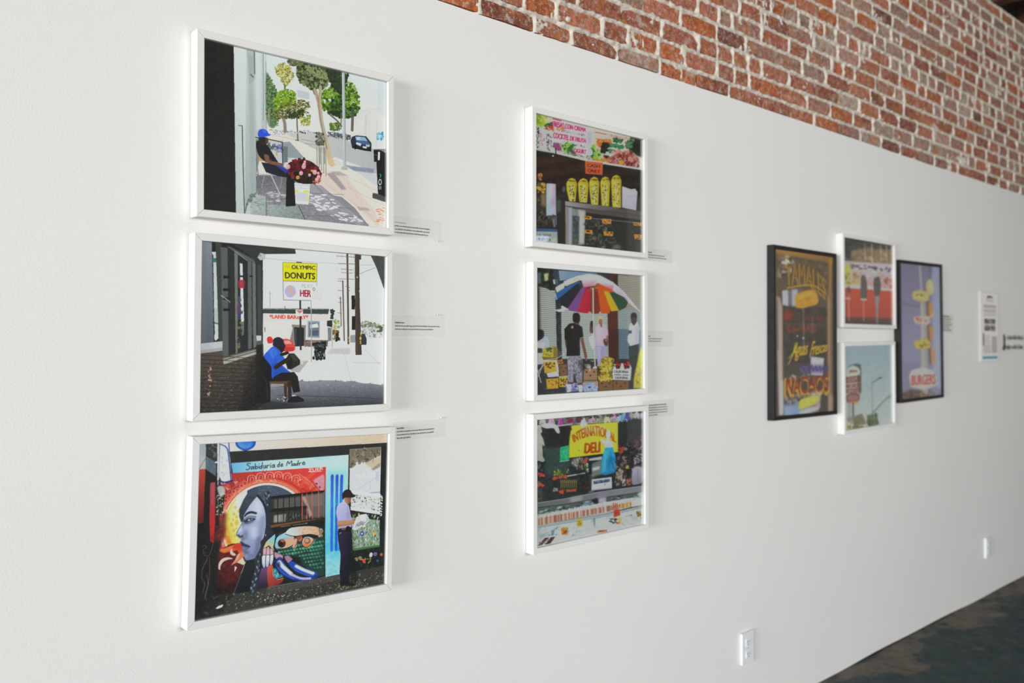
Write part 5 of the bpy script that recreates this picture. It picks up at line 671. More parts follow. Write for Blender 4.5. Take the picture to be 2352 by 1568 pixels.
def art_roadside(c):
    P, G, E, L, S, T = c.P, c.G, c.E, c.L, c.S, c.T
    G('#8fa4ac', '#b4bab8', (850, 860), (850, 1400), '640,820 1060,820 1060,1520 640,1520'); c.mottle(.012, 8)
    P('#4f5868', '700,1040 710,1010 760,995 795,1000 800,1080 785,1070 780,1030 750,1015 715,1030', 1, 1, 0); P('#cfc6ae', '705,1030 740,1010 780,1030 785,1070 700,1085', 1, 1, 1); L('#5a3a34', 6, '715,1060 722,1040 730,1058 740,1040 748,1056 760,1044 768,1056', .9, 1)
    for y, h in ((1085, 48), (1140, 28), (1172, 30)): P('#6e4038', f'682,{y+6} 796,{y-4} 796,{y+h-4} 682,{y+h+4}'); P('#8a5a4e', f'690,{y+12} 788,{y+2} 788,{y+h-12} 690,{y+h-4}', .7, 2); S('#d0b8ac', 18, f'695,{y+14} 785,{y+6} 785,{y+h-14} 695,{y+h-6}', 4, 8, .5, 80, .6)
    L('#c9bfb4', 4, '682,1140 796,1128', .8); L('#c9bfb4', 4, '682,1172 796,1165', .8); P('#5a3a34', '770,1080 798,1078 798,1210 780,1210', .7, 2)
    P('#6e443c', '688,1235 700,1215 740,1205 780,1212 785,1245 770,1270 720,1278 692,1265', 1, 1, 1); P('#a07a70', '700,1225 770,1222 772,1255 705,1258', .8, 3, 1); P('#d9863a', '705,1268 780,1262 775,1278 715,1282', .9, 2)
    L('#6a5a50', 11, '738,1280 738,1380'); L('#8a8278', 6, '712,1285 710,1380'); L('#8a8278', 5, '728,1285 727,1375', .6)
    P('#7e7054', '750,1370 800,1355 830,1420 800,1470 720,1470', 1, 1); P('#b9a860', '684,1410 730,1395 735,1465 684,1475', .9, 3); P('#6a6a5a', '690,1380 760,1380 740,1420 700,1420', .7, 3); S('#c9c4b4 #8a8a78 #5a6a54', 30, '690,1400 850,1420 850,1465 700,1465', 6, 14, .6)
    S('#5f6b4a #4a5840 #76805a #3f4a38', 70, '845,1375 900,1365 915,1400 905,1440 860,1450 840,1420', 7, 15, .8, None, 1, 0, 1); L('#3f4038', 6, '877,1340 876,1375')
    L('#7d8a8c', 5, '872,1140 876,1360'); L('#5a6266', 6, '872,1140 930,1100 945,1100', .9); L('#5a6266', 6, '878,1350 985,1240', .9); P('#4a5256', '920,1098 942,1096 940,1108 922,1110', .8, 1); P('#7a9a94', '975,1238 1010,1232 1012,1258 980,1258', .8, 2); L('#5a6266', 4, '985,1240 1012,1225', .8)
    c.blur(2)

def art_burgers(c):
    P, G, E, L, S, T = c.P, c.G, c.E, c.L, c.S, c.T
    G('#77708a', '#8d8aa4', (1150, 300), (1150, 900), '1060,270 1400,310 1380,1260 1050,1270'); G('#9aa2bc', '#a9b2c8', (1320, 330), (1350, 1000), '1310,310 1370,325 1360,1180 1300,1150', .8, 6); P('#4f5680', '1285,315 1312,318 1310,360 1290,420', .5, 5); P('#7a7890', '1085,1000 1200,1000 1200,1150 1080,1180', .5, 10)
    L('#4a4864', 3, '1095,575 1250,600', .7); L('#4a4864', 3, '1100,590 1240,605', .4)
    L('#a8a4a4', 16, '1225,320 1236,560', .8); G('#9a9690', '#a8a4a0', (1220, 560), (1250, 1250), '1222,560 1258,560 1262,900 1258,1240 1206,1240 1218,900'); P('#c2bebc', '1228,580 1242,580 1240,1100 1225,1100', .5, 3); P('#7e5a3c', '1262,440 1285,520 1290,1000 1275,1010 1268,800', .9, 2)
    P('#c0aa68', '1165,520 1175,495 1215,485 1285,500 1285,560 1230,568 1170,548', 1, 1); P('#cdbb80', '1180,505 1275,510 1275,550 1180,535', .8, 3); S('#8a7a3a', 10, '1185,510 1270,515 1270,545 1185,530', 4, 8)
    P('#c2ad78', '1265,450 1285,412 1310,420 1322,470 1312,510 1290,520 1272,500', 1, 1, 1); P('#e2d2a0', '1285,430 1310,430 1315,480 1300,500', .8, 3); P('#c98a4a', '1280,580 1300,570 1312,620 1305,670 1285,670', .95, 2); P('#d9a87a', '1290,650 1318,645 1312,680 1290,678', .8, 2)
    P('#c9b0a4', '1170,690 1185,668 1285,668 1290,710 1270,730 1185,720', 1, 1); S('#b84a4a #c46a64', 16, '1190,682 1280,682 1278,706 1190,704', 5, 10, .5, 80); P('#c98a4a', '1280,740 1310,735 1306,830 1285,835', .9, 2)
    P('#bda650', '1168,870 1175,840 1260,822 1288,850 1285,890 1190,900', 1, 1); P('#c8b468', '1180,850 1270,838 1275,880 1185,888', .8, 3); S('#8a7428', 10, '1190,855 1270,845 1270,880 1190,885', 4, 8); P('#c9906a', '1288,890 1320,895 1318,1000 1290,1005', .9, 2)
    P('#c9b8b0', '1130,1090 1150,1045 1220,1025 1300,1045 1325,1090 1318,1150 1230,1180 1140,1160', 1, 1); P('#d8ccc6', '1140,1060 1220,1035 1300,1052 1310,1090 1140,1100', .6, 4); T('BURGERS', '#b8524a', '1148,1080 1316,1072 1314,1138 1146,1150', .95, 1.5)
    P('#6a5446', '1080,1200 1130,1180 1200,1180 1210,1245 1080,1255', .9, 4); S('#5a4a3c #8a7458 #4a3a30', 50, '1080,1190 1300,1190 1300,1240 1080,1250', 8, 18, .6, None, .7, 2); P('#8d8a9a', '1260,1180 1340,1160 1345,1220 1270,1240', .6, 5); L('#8a4a3a', 8, '1250,1240 1270,1180', .6)
    c.blur(1)
def art_notice(c):   # information sheet
    P, S, L, E = c.P, c.S, c.L, c.E
    E('#4e4a4c', 50, 22, 17, 8); E('#d8d4d2', 52, 28, 12, 5); L('#b9b5b2', 5, '30,36 70,36', .7)
    for y, a in ((47, .55), (51, .55), (56, .3), (64, .45), (68, .45), (76, .3), (82, .35)): L('#8f8b88', 3.2, f'14,{y*1.25} 86,{y*1.25}', a)
    for x, y in ((18, 118), (52, 118), (18, 148), (52, 148)): P('#5b5658', f'{x},{y} {x+31},{y} {x+31},{y+24} {x},{y+24}', .9); S('#8d888a #3d383a #a8a4a4', 16, f'{x},{y} {x+31},{y} {x+31},{y+24} {x},{y+24}', 2, 5, .7)
    P('#bdbbb8', '12,190 50,190 50,230 12,230', .6); L('#6a665f', 9, '12,190 12,232', .8); P('#a79d9e', '60,196 92,196 92,272 60,272', .8)
    for y in range(236, 276, 7): L('#a39f9c', 3, f'12,{y} 54,{y}', .5)
    P('#3f9aa4', '6,286 94,286 94,298 6,298')

# ------------------------------------------------------------------ materials
def mat(name, col, rough=.6, spec=.4, noise=None, bump=None, metal=0):
    m = bpy.data.materials.new(name); m.use_nodes = True; n = m.node_tree; b = n.nodes['Principled BSDF']
    b.inputs['Roughness'].default_value = rough; b.inputs['Specular IOR Level'].default_value = spec; b.inputs['Metallic'].default_value = metal
    b.inputs['Base Color'].default_value = (*col, 1)
    tc = n.nodes.new('ShaderNodeTexCoord')
    if noise:
        sc, amt = noise
        t = n.nodes.new('ShaderNodeTexNoise'); t.inputs['Scale'].default_value = sc; t.inputs['Detail'].default_value = 5
        r = n.nodes.new('ShaderNodeMapRange'); r.inputs['From Min'].default_value = .3; r.inputs['From Max'].default_value = .7; r.inputs['To Min'].default_value = 1-amt; r.inputs['To Max'].default_value = 1+amt
        x = n.nodes.new('ShaderNodeVectorMath'); x.operation = 'SCALE'; x.inputs[0].default_value = col
        n.links.new(tc.outputs['Object'], t.inputs['Vector']); n.links.new(t.outputs[0], r.inputs[0]); n.links.new(r.outputs[0], x.inputs['Scale']); n.links.new(x.outputs[0], b.inputs['Base Color'])
    if bump:
        sc, st, dist = bump
        t = n.nodes.new('ShaderNodeTexNoise'); t.inputs['Scale'].default_value = sc; t.inputs['Detail'].default_value = 4; t.inputs['Roughness'].default_value = .6
        p = n.nodes.new('ShaderNodeBump'); p.inputs['Strength'].default_value = st; p.inputs['Distance'].default_value = dist
        n.links.new(tc.outputs['Object'], t.inputs['Vector']); n.links.new(t.outputs[0], p.inputs['Height']); n.links.new(p.outputs[0], b.inputs['Normal'])
    return m
M_WALL = mat('painted_plaster', (.845, .822, .795), .65, .25, (1.5, .012), (230, .45, .0016))
M_ROOM = mat('room_paint', (.80, .79, .77), .8, .2, (2, .03), (90, .1, .001))
M_FRAME = mat('white_lacquer', (.80, .785, .755), .5, .22, (8, .015), (300, .04, .0005))
M_BLACK = mat('black_wood', (.018, .016, .016), .45, .35, (30, .25), (260, .1, .0005))
M_BACK = mat('backing_board', (.35, .28, .2), .9, .1, (20, .1), None)
M_PLASTIC = mat('white_plastic', (.84, .85, .85), .35, .4, (30, .01), None)
M_DARK = mat('dark_slot', (.03, .03, .03), .6, .2, (30, .05), None)
M_STEEL = mat('steel', (.6, .6, .6), .3, .5, (60, .05), None, 1)
M_WOOD = mat('old_joist_wood', (.095, .05, .034), .8, .15, (14, .4), (50, .5, .004))
M_DECK = mat('dark_roof_boards', (.022, .021, .016), .9, .1, (9, .4), (40, .4, .004))
M_INK = mat('black_print', (.20, .19, .175), .7, .2, (60, .1), None)
M_GREEN = mat('green_vinyl', (.08, .13, .07), .6, .25, (40, .1), None)
M_ALU = mat('window_metal', (.12, .12, .12), .5, .4, (20, .1), None)
def mat_attr(name, attr, rough, spec):
    m = bpy.data.materials.new(name); m.use_nodes = True; n = m.node_tree; b = n.nodes['Principled BSDF']
    a = n.nodes.new('ShaderNodeAttribute'); a.attribute_name = attr
    b.inputs['Roughness'].default_value = rough; b.inputs['Specular IOR Level'].default_value = spec
    tc = n.nodes.new('ShaderNodeTexCoord'); t = n.nodes.new('ShaderNodeTexNoise'); t.inputs['Scale'].default_value = 900
    r = n.nodes.new('ShaderNodeMapRange'); r.inputs['To Min'].default_value = .88; r.inputs['To Max'].default_value = 1.12
    x = n.nodes.new('ShaderNodeVectorMath'); x.operation = 'SCALE'
    n.links.new(tc.outputs['Object'], t.inputs['Vector']); n.links.new(t.outputs[0], r.inputs[0]); n.links.new(a.outputs['Color'], x.inputs[0]); n.links.new(r.outputs[0], x.inputs['Scale']); n.links.new(x.outputs[0], b.inputs['Base Color'])
    return m
M_PRINT = mat_attr('photo_print', 'ink', .55, .2)
def mat_glass(name, tint=(1, 1, 1), refl=1.0, rough=.0, haze=0.0):
    m = bpy.data.materials.new(name); m.use_nodes = True; n = m.node_tree
    for x in list(n.nodes): n.nodes.remove(x)
    o = n.nodes.new('ShaderNodeOutputMaterial'); t = n.nodes.new('ShaderNodeBsdfTransparent'); g = n.nodes.new('ShaderNodeBsdfGlossy'); f = n.nodes.new('ShaderNodeFresnel'); mx = n.nodes.new('ShaderNodeMixShader')
    t.inputs[0].default_value = (*tint, 1); g.inputs['Roughness'].default_value = rough; f.inputs[0].default_value = 1.45
    k = n.nodes.new('ShaderNodeMath'); k.operation = 'MULTIPLY'; k.inputs[1].default_value = refl
    n.links.new(f.outputs[0], k.inputs[0]); n.links.new(k.outputs[0], mx.inputs[0]); n.links.new(t.outputs[0], mx.inputs[1]); n.links.new(g.outputs[0], mx.inputs[2])
    if haze:
        d = n.nodes.new('ShaderNodeBsdfDiffuse'); d.inputs[0].default_value = (.8, .8, .78, 1); m2 = n.nodes.new('ShaderNodeMixShader'); m2.inputs[0].default_value = haze
        n.links.new(mx.outputs[0], m2.inputs[1]); n.links.new(d.outputs[0], m2.inputs[2]); n.links.new(m2.outputs[0], o.inputs[0])
    else: n.links.new(mx.outputs[0], o.inputs[0])
    return m
M_GLASS = mat_glass('picture_glass', (.985, .99, .985), .4)
M_PANE = mat_glass('window_glass', (.97, .98, .97), 1)
M_ACETATE = mat_glass('clear_film', (.992, .992, .988), .05, .2, .02)
def mat_brick(name, src):
    m = bpy.data.materials.new(name); m.use_nodes = True; n = m.node_tree; L = n.links.new; b = n.nodes['Principled BSDF']
    if src == 'object': c = n.nodes.new('ShaderNodeObjectInfo'); cout = c.outputs['Color']
    else: c = n.nodes.new('ShaderNodeAttribute'); c.attribute_name = 'tone'; cout = c.outputs['Color']
    g = n.nodes.new('ShaderNodeNewGeometry')
    def noise(scale, det=5, ro=.6):
        t = n.nodes.new('ShaderNodeTexNoise'); t.inputs['Scale'].default_value = scale; t.inputs['Detail'].default_value = det; t.inputs['Roughness'].default_value = ro; L(g.outputs['Position'], t.inputs['Vector']); return t.outputs[0]
    def ramp(s, a, z, lo=0., hi=1.):
        r = n.nodes.new('ShaderNodeMapRange'); r.inputs['From Min'].default_value = a; r.inputs['From Max'].default_value = z; r.inputs['To Min'].default_value = lo; r.inputs['To Max'].default_value = hi; L(s, r.inputs[0]); return r.outputs[0]
    def mix(f, A, B):
        x = n.nodes.new('ShaderNodeMix'); x.data_type = 'RGBA'; L(f, x.inputs[0])
        for s, v in ((6, A), (7, B)):
            if isinstance(v, tuple): x.inputs[s].default_value = (*v, 1)
            else: L(v, x.inputs[s])
        return x.outputs[2]
    v = n.nodes.new('ShaderNodeVectorMath'); v.operation = 'SCALE'; L(cout, v.inputs[0]); L(ramp(noise(42, 7, .75), .34, .66, .5, 1.4), v.inputs['Scale'])
    rust = mix(ramp(noise(15), .54, .64, 0, .8), v.outputs[0], (.44, .15, .045))
    dark = mix(ramp(noise(34, 6, .7), .57, .66, 0, .7), rust, (.085, .04, .03))
    lime = mix(ramp(noise(26, 7, .75), .53, .64, 0, .7), dark, (.52, .45, .38))
    lime2 = mix(ramp(noise(110, 4, .75), .56, .63, 0, .6), lime, (.60, .54, .47))
    L(lime2, b.inputs['Base Color']); b.inputs['Roughness'].default_value = .88; b.inputs['Specular IOR Level'].default_value = .2
    p = n.nodes.new('ShaderNodeBump'); p.inputs['Strength'].default_value = .7; p.inputs['Distance'].default_value = .004; L(noise(75, 6, .7), p.inputs['Height']); L(p.outputs[0], b.inputs['Normal'])
    return m
M_BRICK = mat_brick('old_brick', 'object'); M_BRICKS = mat_brick('old_brick_rest', 'attr')
M_MORTAR = mat('lime_mortar', (.66, .60, .52), .9, .1, (40, .22), (150, .6, .003))

# ------------------------------------------------------------------ helpers
def link(name, me, m=None, parent=None, loc=None):
    o = bpy.data.objects.new(name, me); COL.objects.link(o)
    if m is not None: me.materials.append(m)
    if parent: o.parent = parent
    if loc: o.location = loc
    return o
def box_bm(bm, x0, x1, y0, y1, z0, z1):
    v = [bm.verts.new(p) for p in ((x0, y0, z0), (x1, y0, z0), (x1, y1, z0), (x0, y1, z0), (x0, y0, z1), (x1, y0, z1), (x1, y1, z1), (x0, y1, z1))]
    for f in ((0, 3, 2, 1), (4, 5, 6, 7), (0, 1, 5, 4), (1, 2, 6, 5), (2, 3, 7, 6), (3, 0, 4, 7)): bm.faces.new([v[i] for i in f])
    return v
def fin(name, bm, m, parent=None, loc=None, bevel=0, seg=1, smooth=False):
    bmesh.ops.recalc_face_normals(bm, faces=bm.faces)
    if bevel: bmesh.ops.bevel(bm, geom=list(bm.edges), offset=bevel, segments=seg, affect='EDGES', profile=.6)
    me = bpy.data.meshes.new(name); bm.to_mesh(me); bm.free()
    if smooth: me.polygons.foreach_set('use_smooth', [True]*len(me.polygons))
    return link(name, me, m, parent, loc)
def box(name, m, x0, x1, y0, y1, z0, z1, parent=None, bevel=0):
    bm = bmesh.new(); box_bm(bm, x0, x1, y0, y1, z0, z1); return fin(name, bm, m, parent, None, bevel)
def thing(name, loc, label, cat, group=None, roty=0):
    o = bpy.data.objects.new(name, None); COL.objects.link(o); o.location = loc; o.rotation_euler = (0, roty, 0); o.empty_display_size = .05
    o['label'] = label; o['category'] = cat
    if group: o['group'] = group
    return o
def structure(o): o['kind'] = 'structure'; return o
def project(p):
    d = Vector(p)-CAM; z = d.dot(_F)
    return 1174.2+FPX*d.dot(_X)/z, 752.1-FPX*d.dot(_Y)/z, z
rnd = random.Random(7)

# ------------------------------------------------------------------ room shell
DW_TOP = 2.473                                        # top of the plaster lining
wall = structure(box('wall_back', M_MORTAR, RX0, RX1, .016, .30, 0, 3.610))
me = bpy.data.meshes.new('plaster_lining')            # the white lining, its floor and top edges a little uneven
nx = 240; vs = []; fs = []
for i in range(nx+1):
    x = RX0+(RX1-RX0)*i/nx
    b0 = .004+.003*math.sin(x*3.1)+.002*math.sin(x*7.7+1); t0 = DW_TOP+.0012*math.sin(x*2.3)+rnd.uniform(-.0008, .0008)
    vs += [(x, 0, b0), (x, 0, t0), (x, .0155, t0), (x, .0155, b0)]
for i in range(nx):
    a, b = i*4, i*4+4
    for j in range(4): fs.append((a+j, b+j, b+(j+1) % 4, a+(j+1) % 4))
fs += [(0, 1, 2, 3), tuple(nx*4+k for k in (3, 2, 1, 0))]
me.from_pydata(vs, [], fs); bm = bmesh.new(); bm.from_mesh(me); bmesh.ops.recalc_face_normals(bm, faces=bm.faces); bm.to_mesh(me); bm.free()
lining = link('plaster_lining', me, M_WALL, wall)

# brick courses
PITCH_Z, Z0 = .0715, 2.4615; ROWS = 16; FACE = .003
known = {0: [1.42, 1.63, 1.857, 2.025, 2.249, 2.481, 2.702, 2.918, 3.154, 3.37, 3.581, 3.803],
         1: [1.57, 1.81, 1.956, 2.172, 2.304, 2.473, 2.634, 2.839, 2.956, 3.062, 3.299, 3.52, 3.726, 3.94, 4.15, 4.374, 4.6],
         2: [1.84, 2.053, 2.271, 2.495, 2.718, 2.839, 2.946, 3.057, 3.155, 3.371, 3.582, 3.804, 4.01, 4.22, 4.434],
         3: [2.18, 2.394, 2.606, 2.835, 3.035, 3.269, 3.48, 3.69], 4: [2.49, 2.713, 2.851, 2.941, 3.156, 3.37]}
courses = []
for k in range(ROWS):
    j = list(known.get(k, [2.9+(k % 2)*.107+rnd.uniform(-.03, .03)]))
    while j[0] > RX0+.05: j.insert(0, max(RX0, j[0]-(rnd.choice((.215, .215, .22, .11)) if k not in (6, 12) else .112)))
    while j[-1] < RX1-.05: j.append(min(RX1, j[-1]+(rnd.choice((.215, .215, .212, .22, .16, .11)) if k not in (6, 12) else .112)))
    courses.append(j)
def brick_verts(lx, hz, seed):
    r = random.Random(seed); X = 5; Z = 2; v = []
    chip = [r.random() < .28 for _ in range(4)]
    for b in range(Z+1):
        for a in range(X+1):
            x = -lx/2+lx*a/X; z = -hz/2+hz*b/Z; y = r.uniform(-.0015, .0015)
            ed = (a in (0, X))+(b in (0, Z))
            if ed: y += .002; x += (r.uniform(0, .003) if a == 0 else -r.uniform(0, .003) if a == X else r.uniform(-.003, .003)); z += (r.uniform(0, .0035) if b == 0 else -r.uniform(0, .0035) if b == Z else 0)
            if ed == 2:
                c = chip[(a == X)+2*(b == Z)]; k = r.uniform(.005, .013) if c else r.uniform(.0005, .003)
                x += k if a == 0 else -k; z += (k*.6 if b == 0 else -k*.6); y += .006 if c else .001
            v.append((x, y, z))
    ring = [(a, 0) for a in range(X)]+[(X, b) for b in range(Z)]+[(a, Z) for a in range(X, 0, -1)]+[(0, b) for b in range(Z, 0, -1)]
    f = [(b*(X+1)+a, b*(X+1)+a+1, (b+1)*(X+1)+a+1, (b+1)*(X+1)+a) for b in range(Z) for a in range(X)]
    idx = [b*(X+1)+a for a, b in ring]; n = len(v)
    v += [(v[i][0], .012, v[i][2]) for i in idx]
    m = len(idx)
    f += [(idx[(i+1) % m], idx[i], n+i, n+(i+1) % m) for i in range(m)]
    return v, f
def sl(h):
    h = h.lstrip('#'); c = [int(h[i:i+2], 16)/255 for i in (0, 2, 4)]
    return [x/12.92 if x < .04045 else ((x+.055)/1.055)**2.4 for x in c]
TONES = [(sl('#a2604b'), 5), (sl('#ad6a53'), 5), (sl('#8f5544'), 3), (sl('#b06c52'), 3), (sl('#b4623a'), 3), (sl('#a57464'), 5), (sl('#7c4d41'), 1)]
WASH = [sl('#ab8d7d'), sl('#b09a88'), sl('#a08070'), sl('#ae8676'), sl('#a97f70')]
def tone(x, z):
    if rnd.random() < min(.75, .08+.085*max(0, x-2.2)+.22*max(0, z-2.75)): c = rnd.choice(WASH)
    else: c = rnd.choices([t[0] for t in TONES], [t[1] for t in TONES])[0]
    k = rnd.uniform(.82, 1.12); return [min(1, q*k) for q in c]
bricks = []
for k, j in enumerate(courses):
    for a, b in zip(j[:-1], j[1:]):
        lx = b-a-rnd.uniform(.004, .011)
        if lx < .03: continue
        zb = Z0+k*PITCH_Z+.0058; zt = Z0+(k+1)*PITCH_Z-.0058
        if k == 0: zb = DW_TOP+.004
        bricks.append(((a+b)/2, (zb+zt)/2, lx, zt-zb))
def shown(b):
    px, py, d = project((b[0], FACE, b[1]))
    inside = d > 0 and -40 < px < 2400 and -25 < py < 1600
    return (b[2]*b[3]/d/d*(1.95/max(d, .1))) if inside else 0
order = sorted(bricks, key=shown, reverse=True)
near = [b for b in order[:300] if shown(b) > 0]; rest = order[len(near):]
shapes = {}
def brick_mesh(lx, hz):
    kind = ('long' if lx > .17 else 'mid' if lx > .12 else 'short', 'full' if hz > .05 else 'cut'); n = rnd.randrange(10)
    if (kind, n) not in shapes:
        L0 = {'long': .204, 'mid': .148, 'short': .1}[kind[0]]; H0 = .0585 if kind[1] == 'full' else .049
        v, f = brick_verts(L0, H0, hash((L0, H0, n)) & 0xffff); me = bpy.data.meshes.new('brick'); me.from_pydata(v, [], f); me.materials.append(M_BRICK); shapes[(kind, n)] = (me, L0, H0)
    return shapes[(kind, n)]
for x, z, lx, hz in near:
    me, L0, H0 = brick_mesh(lx, hz)
    o = bpy.data.objects.new('brick', me); COL.objects.link(o); o.parent = wall
    o.location = (x, FACE+rnd.uniform(-.002, .003), z); o.scale = (lx/L0, 1, hz/H0); o.rotation_euler = (rnd.uniform(-.02, .02), rnd.uniform(-.012, .012), rnd.uniform(-.008, .008))
    o.color = (*tone(x, z), 1)
V = []; Fc = []; C = []
for i, (x, z, lx, hz) in enumerate(rest):
    v, f = brick_verts(lx, hz, 1000+i % 60); n = len(V); y = FACE+rnd.uniform(-.002, .003)
    V += [(x+p[0], y+p[1], z+p[2]) for p in v]; Fc += [tuple(n+q for q in t) for t in f]; C += [(*tone(x, z), 1)]*len(v)
me = bpy.data.meshes.new('brickwork'); me.from_pydata(V, [], Fc); at = me.color_attributes.new('tone', 'FLOAT_COLOR', 'POINT'); at.data.foreach_set('color', np.array(C, np.float32).ravel())
o = link('brickwork', me, M_BRICKS, wall); o['kind'] = 'stuff'
# lumpy mortar: one relief, pressed out of the joints
def vnoise(X, Z, s, seed):
    r = np.random.default_rng(seed); g = r.random((400, 2200)); u = X*s+5; v = Z*s+5; i = np.floor(u).astype(int) % 2199; j = np.floor(v).astype(int) % 399; a = u-np.floor(u); b = v-np.floor(v)
    a = a*a*(3-2*a); b = b*b*(3-2*b)
    return (g[j, i]*(1-a)+g[j, i+1]*a)*(1-b)+(g[j+1, i]*(1-a)+g[j+1, i+1]*a)*b
def relief(name, x0, x1, dx, dz):
    xs = np.arange(x0, x1+dx/2, dx); zs = np.arange(DW_TOP+.001, Z0+ROWS*PITCH_Z+.004, dz); X, Z = np.meshgrid(xs, zs)
    row = np.clip(((Z-Z0)/PITCH_Z).astype(int), 0, ROWS-1); d = np.abs(((Z-Z0)/PITCH_Z) % 1-.0); d = np.minimum(d, 1-d)*PITCH_Z
    dv = np.full_like(d, 9.)
    for k in range(ROWS):
        m = row == k; J = np.array(courses[k]); q = X[m]; i = np.clip(np.searchsorted(J, q), 1, len(J)-1); dv[m] = np.minimum(np.abs(q-J[i-1]), np.abs(J[i]-q))
        bare = (np.random.default_rng(k+50).random(len(J)) < .16)
        near_j = np.where(np.abs(q-J[i-1]) < np.abs(J[i]-q), i-1, i); t = dv[m]; t[bare[near_j]] += .02; dv[m] = t
    e = np.minimum(d, dv) ; wob = (vnoise(X, Z, 70, 3)-.5)*.007
    k = np.clip(1-np.maximum(e+wob-.004, 0)/.006, 0, 1); k = k*k*(3-2*k)
    Y = .0145-k*(.0095+.006*vnoise(X, Z, 45, 4)+.0055*vnoise(X, Z, 110, 5))
    smear = np.clip((vnoise(X, Z, 16, 8)-.70)*5, 0, 1)*np.clip((vnoise(X, Z, 90, 9)-.25)*2, 0, 1)
    Y = np.minimum(Y, .0145-smear*(.0135+.002*vnoise(X, Z, 140, 6)))
    n, m = X.shape; me = bpy.data.meshes.new(name); co = np.stack([X, Y, Z], -1).reshape(-1, 3).astype(np.float32)
    g = np.arange(n*m).reshape(n, m); q = np.stack([g[:-1, :-1], g[:-1, 1:], g[1:, 1:], g[1:, :-1]], -1).reshape(-1, 4)
    me.vertices.add(n*m); me.vertices.foreach_set('co', co.ravel()); me.loops.add(q.size); me.loops.foreach_set('vertex_index', q.ravel().astype(np.int32)); me.polygons.add(len(q)); me.polygons.foreach_set('loop_start', np.arange(0, q.size, 4, dtype=np.int32)); me.update(); me.validate()
    o = link(name, me, M_MORTAR, wall); o['kind'] = 'stuff'; return o
relief('mortar', 1.30, 6.65, .0065, .0052); relief('mortar', RX0, 1.30, .04, .012); relief('mortar', 6.65, RX1, .04, .012)

# floor: worn green paint over concrete
m = bpy.data.materials.new('worn_painted_concrete'); m.use_nodes = True; n = m.node_tree; L = n.links.new; b = n.nodes['Principled BSDF']
g = n.nodes.new('ShaderNodeNewGeometry'); sp = n.nodes.new('ShaderNodeSeparateXYZ'); L(g.outputs['Position'], sp.inputs[0])
def nz(s, det=6, ro=.6, stretch=None):
    t = n.nodes.new('ShaderNodeTexNoise'); t.inputs['Scale'].default_value = s; t.inputs['Detail'].default_value = det; t.inputs['Roughness'].default_value = ro
    if stretch:
        v = n.nodes.new('ShaderNodeVectorMath'); v.operation = 'MULTIPLY'; v.inputs[1].default_value = stretch; L(g.outputs['Position'], v.inputs[0]); L(v.outputs[0], t.inputs['Vector'])
    else: L(g.outputs['Position'], t.inputs['Vector'])
    return t.outputs[0]
def mr(s, a, z, lo, hi):
    r = n.nodes.new('ShaderNodeMapRange'); r.inputs['From Min'].default_value = a; r.inputs['From Max'].default_value = z; r.inputs['To Min'].default_value = lo; r.inputs['To Max'].default_value = hi; L(s, r.inputs[0]); return r.outputs[0]
def mth(op, a, c):
    k = n.nodes.new('ShaderNodeMath'); k.operation = op
    for i, v in ((0, a), (1, c)):
        if isinstance(v, (int, float)): k.inputs[i].default_value = v
        else: L(v, k.inputs[i])
    return k.outputs[0]
def mx(f, A, B):
    x = n.nodes.new('ShaderNodeMix'); x.data_type = 'RGBA'; L(f, x.inputs[0])
    for s, v in ((6, A), (7, B)):
        if isinstance(v, tuple): x.inputs[s].default_value = (*v, 1)
        else: L(v, x.inputs[s])
    return x.outputs[2]
wear = mth('ADD', nz(2.6, 7, .62, (1, 1.6, 1)), mr(sp.outputs['Y'], -.62, -.06, -.22, .17))     # scuffed most along the wall
paint = mx(mr(nz(4), .3, .7, 0, 1), (.018, .038, .041), (.030, .050, .052)); bare = mx(mr(nz(14), .35, .65, 0, 1), (.085, .076, .058), (.15, .125, .095))
c1_ = mx(mr(wear, .60, .66, 0, 1), paint, bare); c2_ = mx(mr(nz(30), .62, .68, 0, .5), c1_, (.15, .13, .105))
L(c2_, b.inputs['Base Color']); L(mr(nz(12), .3, .7, .5, .75), b.inputs['Roughness']); b.inputs['Specular IOR Level'].default_value = .3
bp = n.nodes.new('ShaderNodeBump'); bp.inputs['Strength'].default_value = .35; bp.inputs['Distance'].default_value = .004; L(nz(26), bp.inputs['Height']); L(bp.outputs[0], b.inputs['Normal'])
structure(box('floor', m, RX0-.3, RX1+.3, RY0-.3, .3, -.12, 0))
# ceiling: joists under dark boards
ceil = structure(box('ceiling', M_DECK, RX0-.3, RX1+.3, RY0-.3, .3, RZ1, RZ1+.12))
for i in range(-28, 8):
    x = 5.74+i*.62
    if RX0 < x < RX1-.1: box('joist', M_WOOD, x, x+.10, RY0, .15, 3.606, RZ1-.001, ceil)
box('wall_plate', M_DECK, RX0, RX1, .05, .30, 3.612, RZ1-.002, ceil)
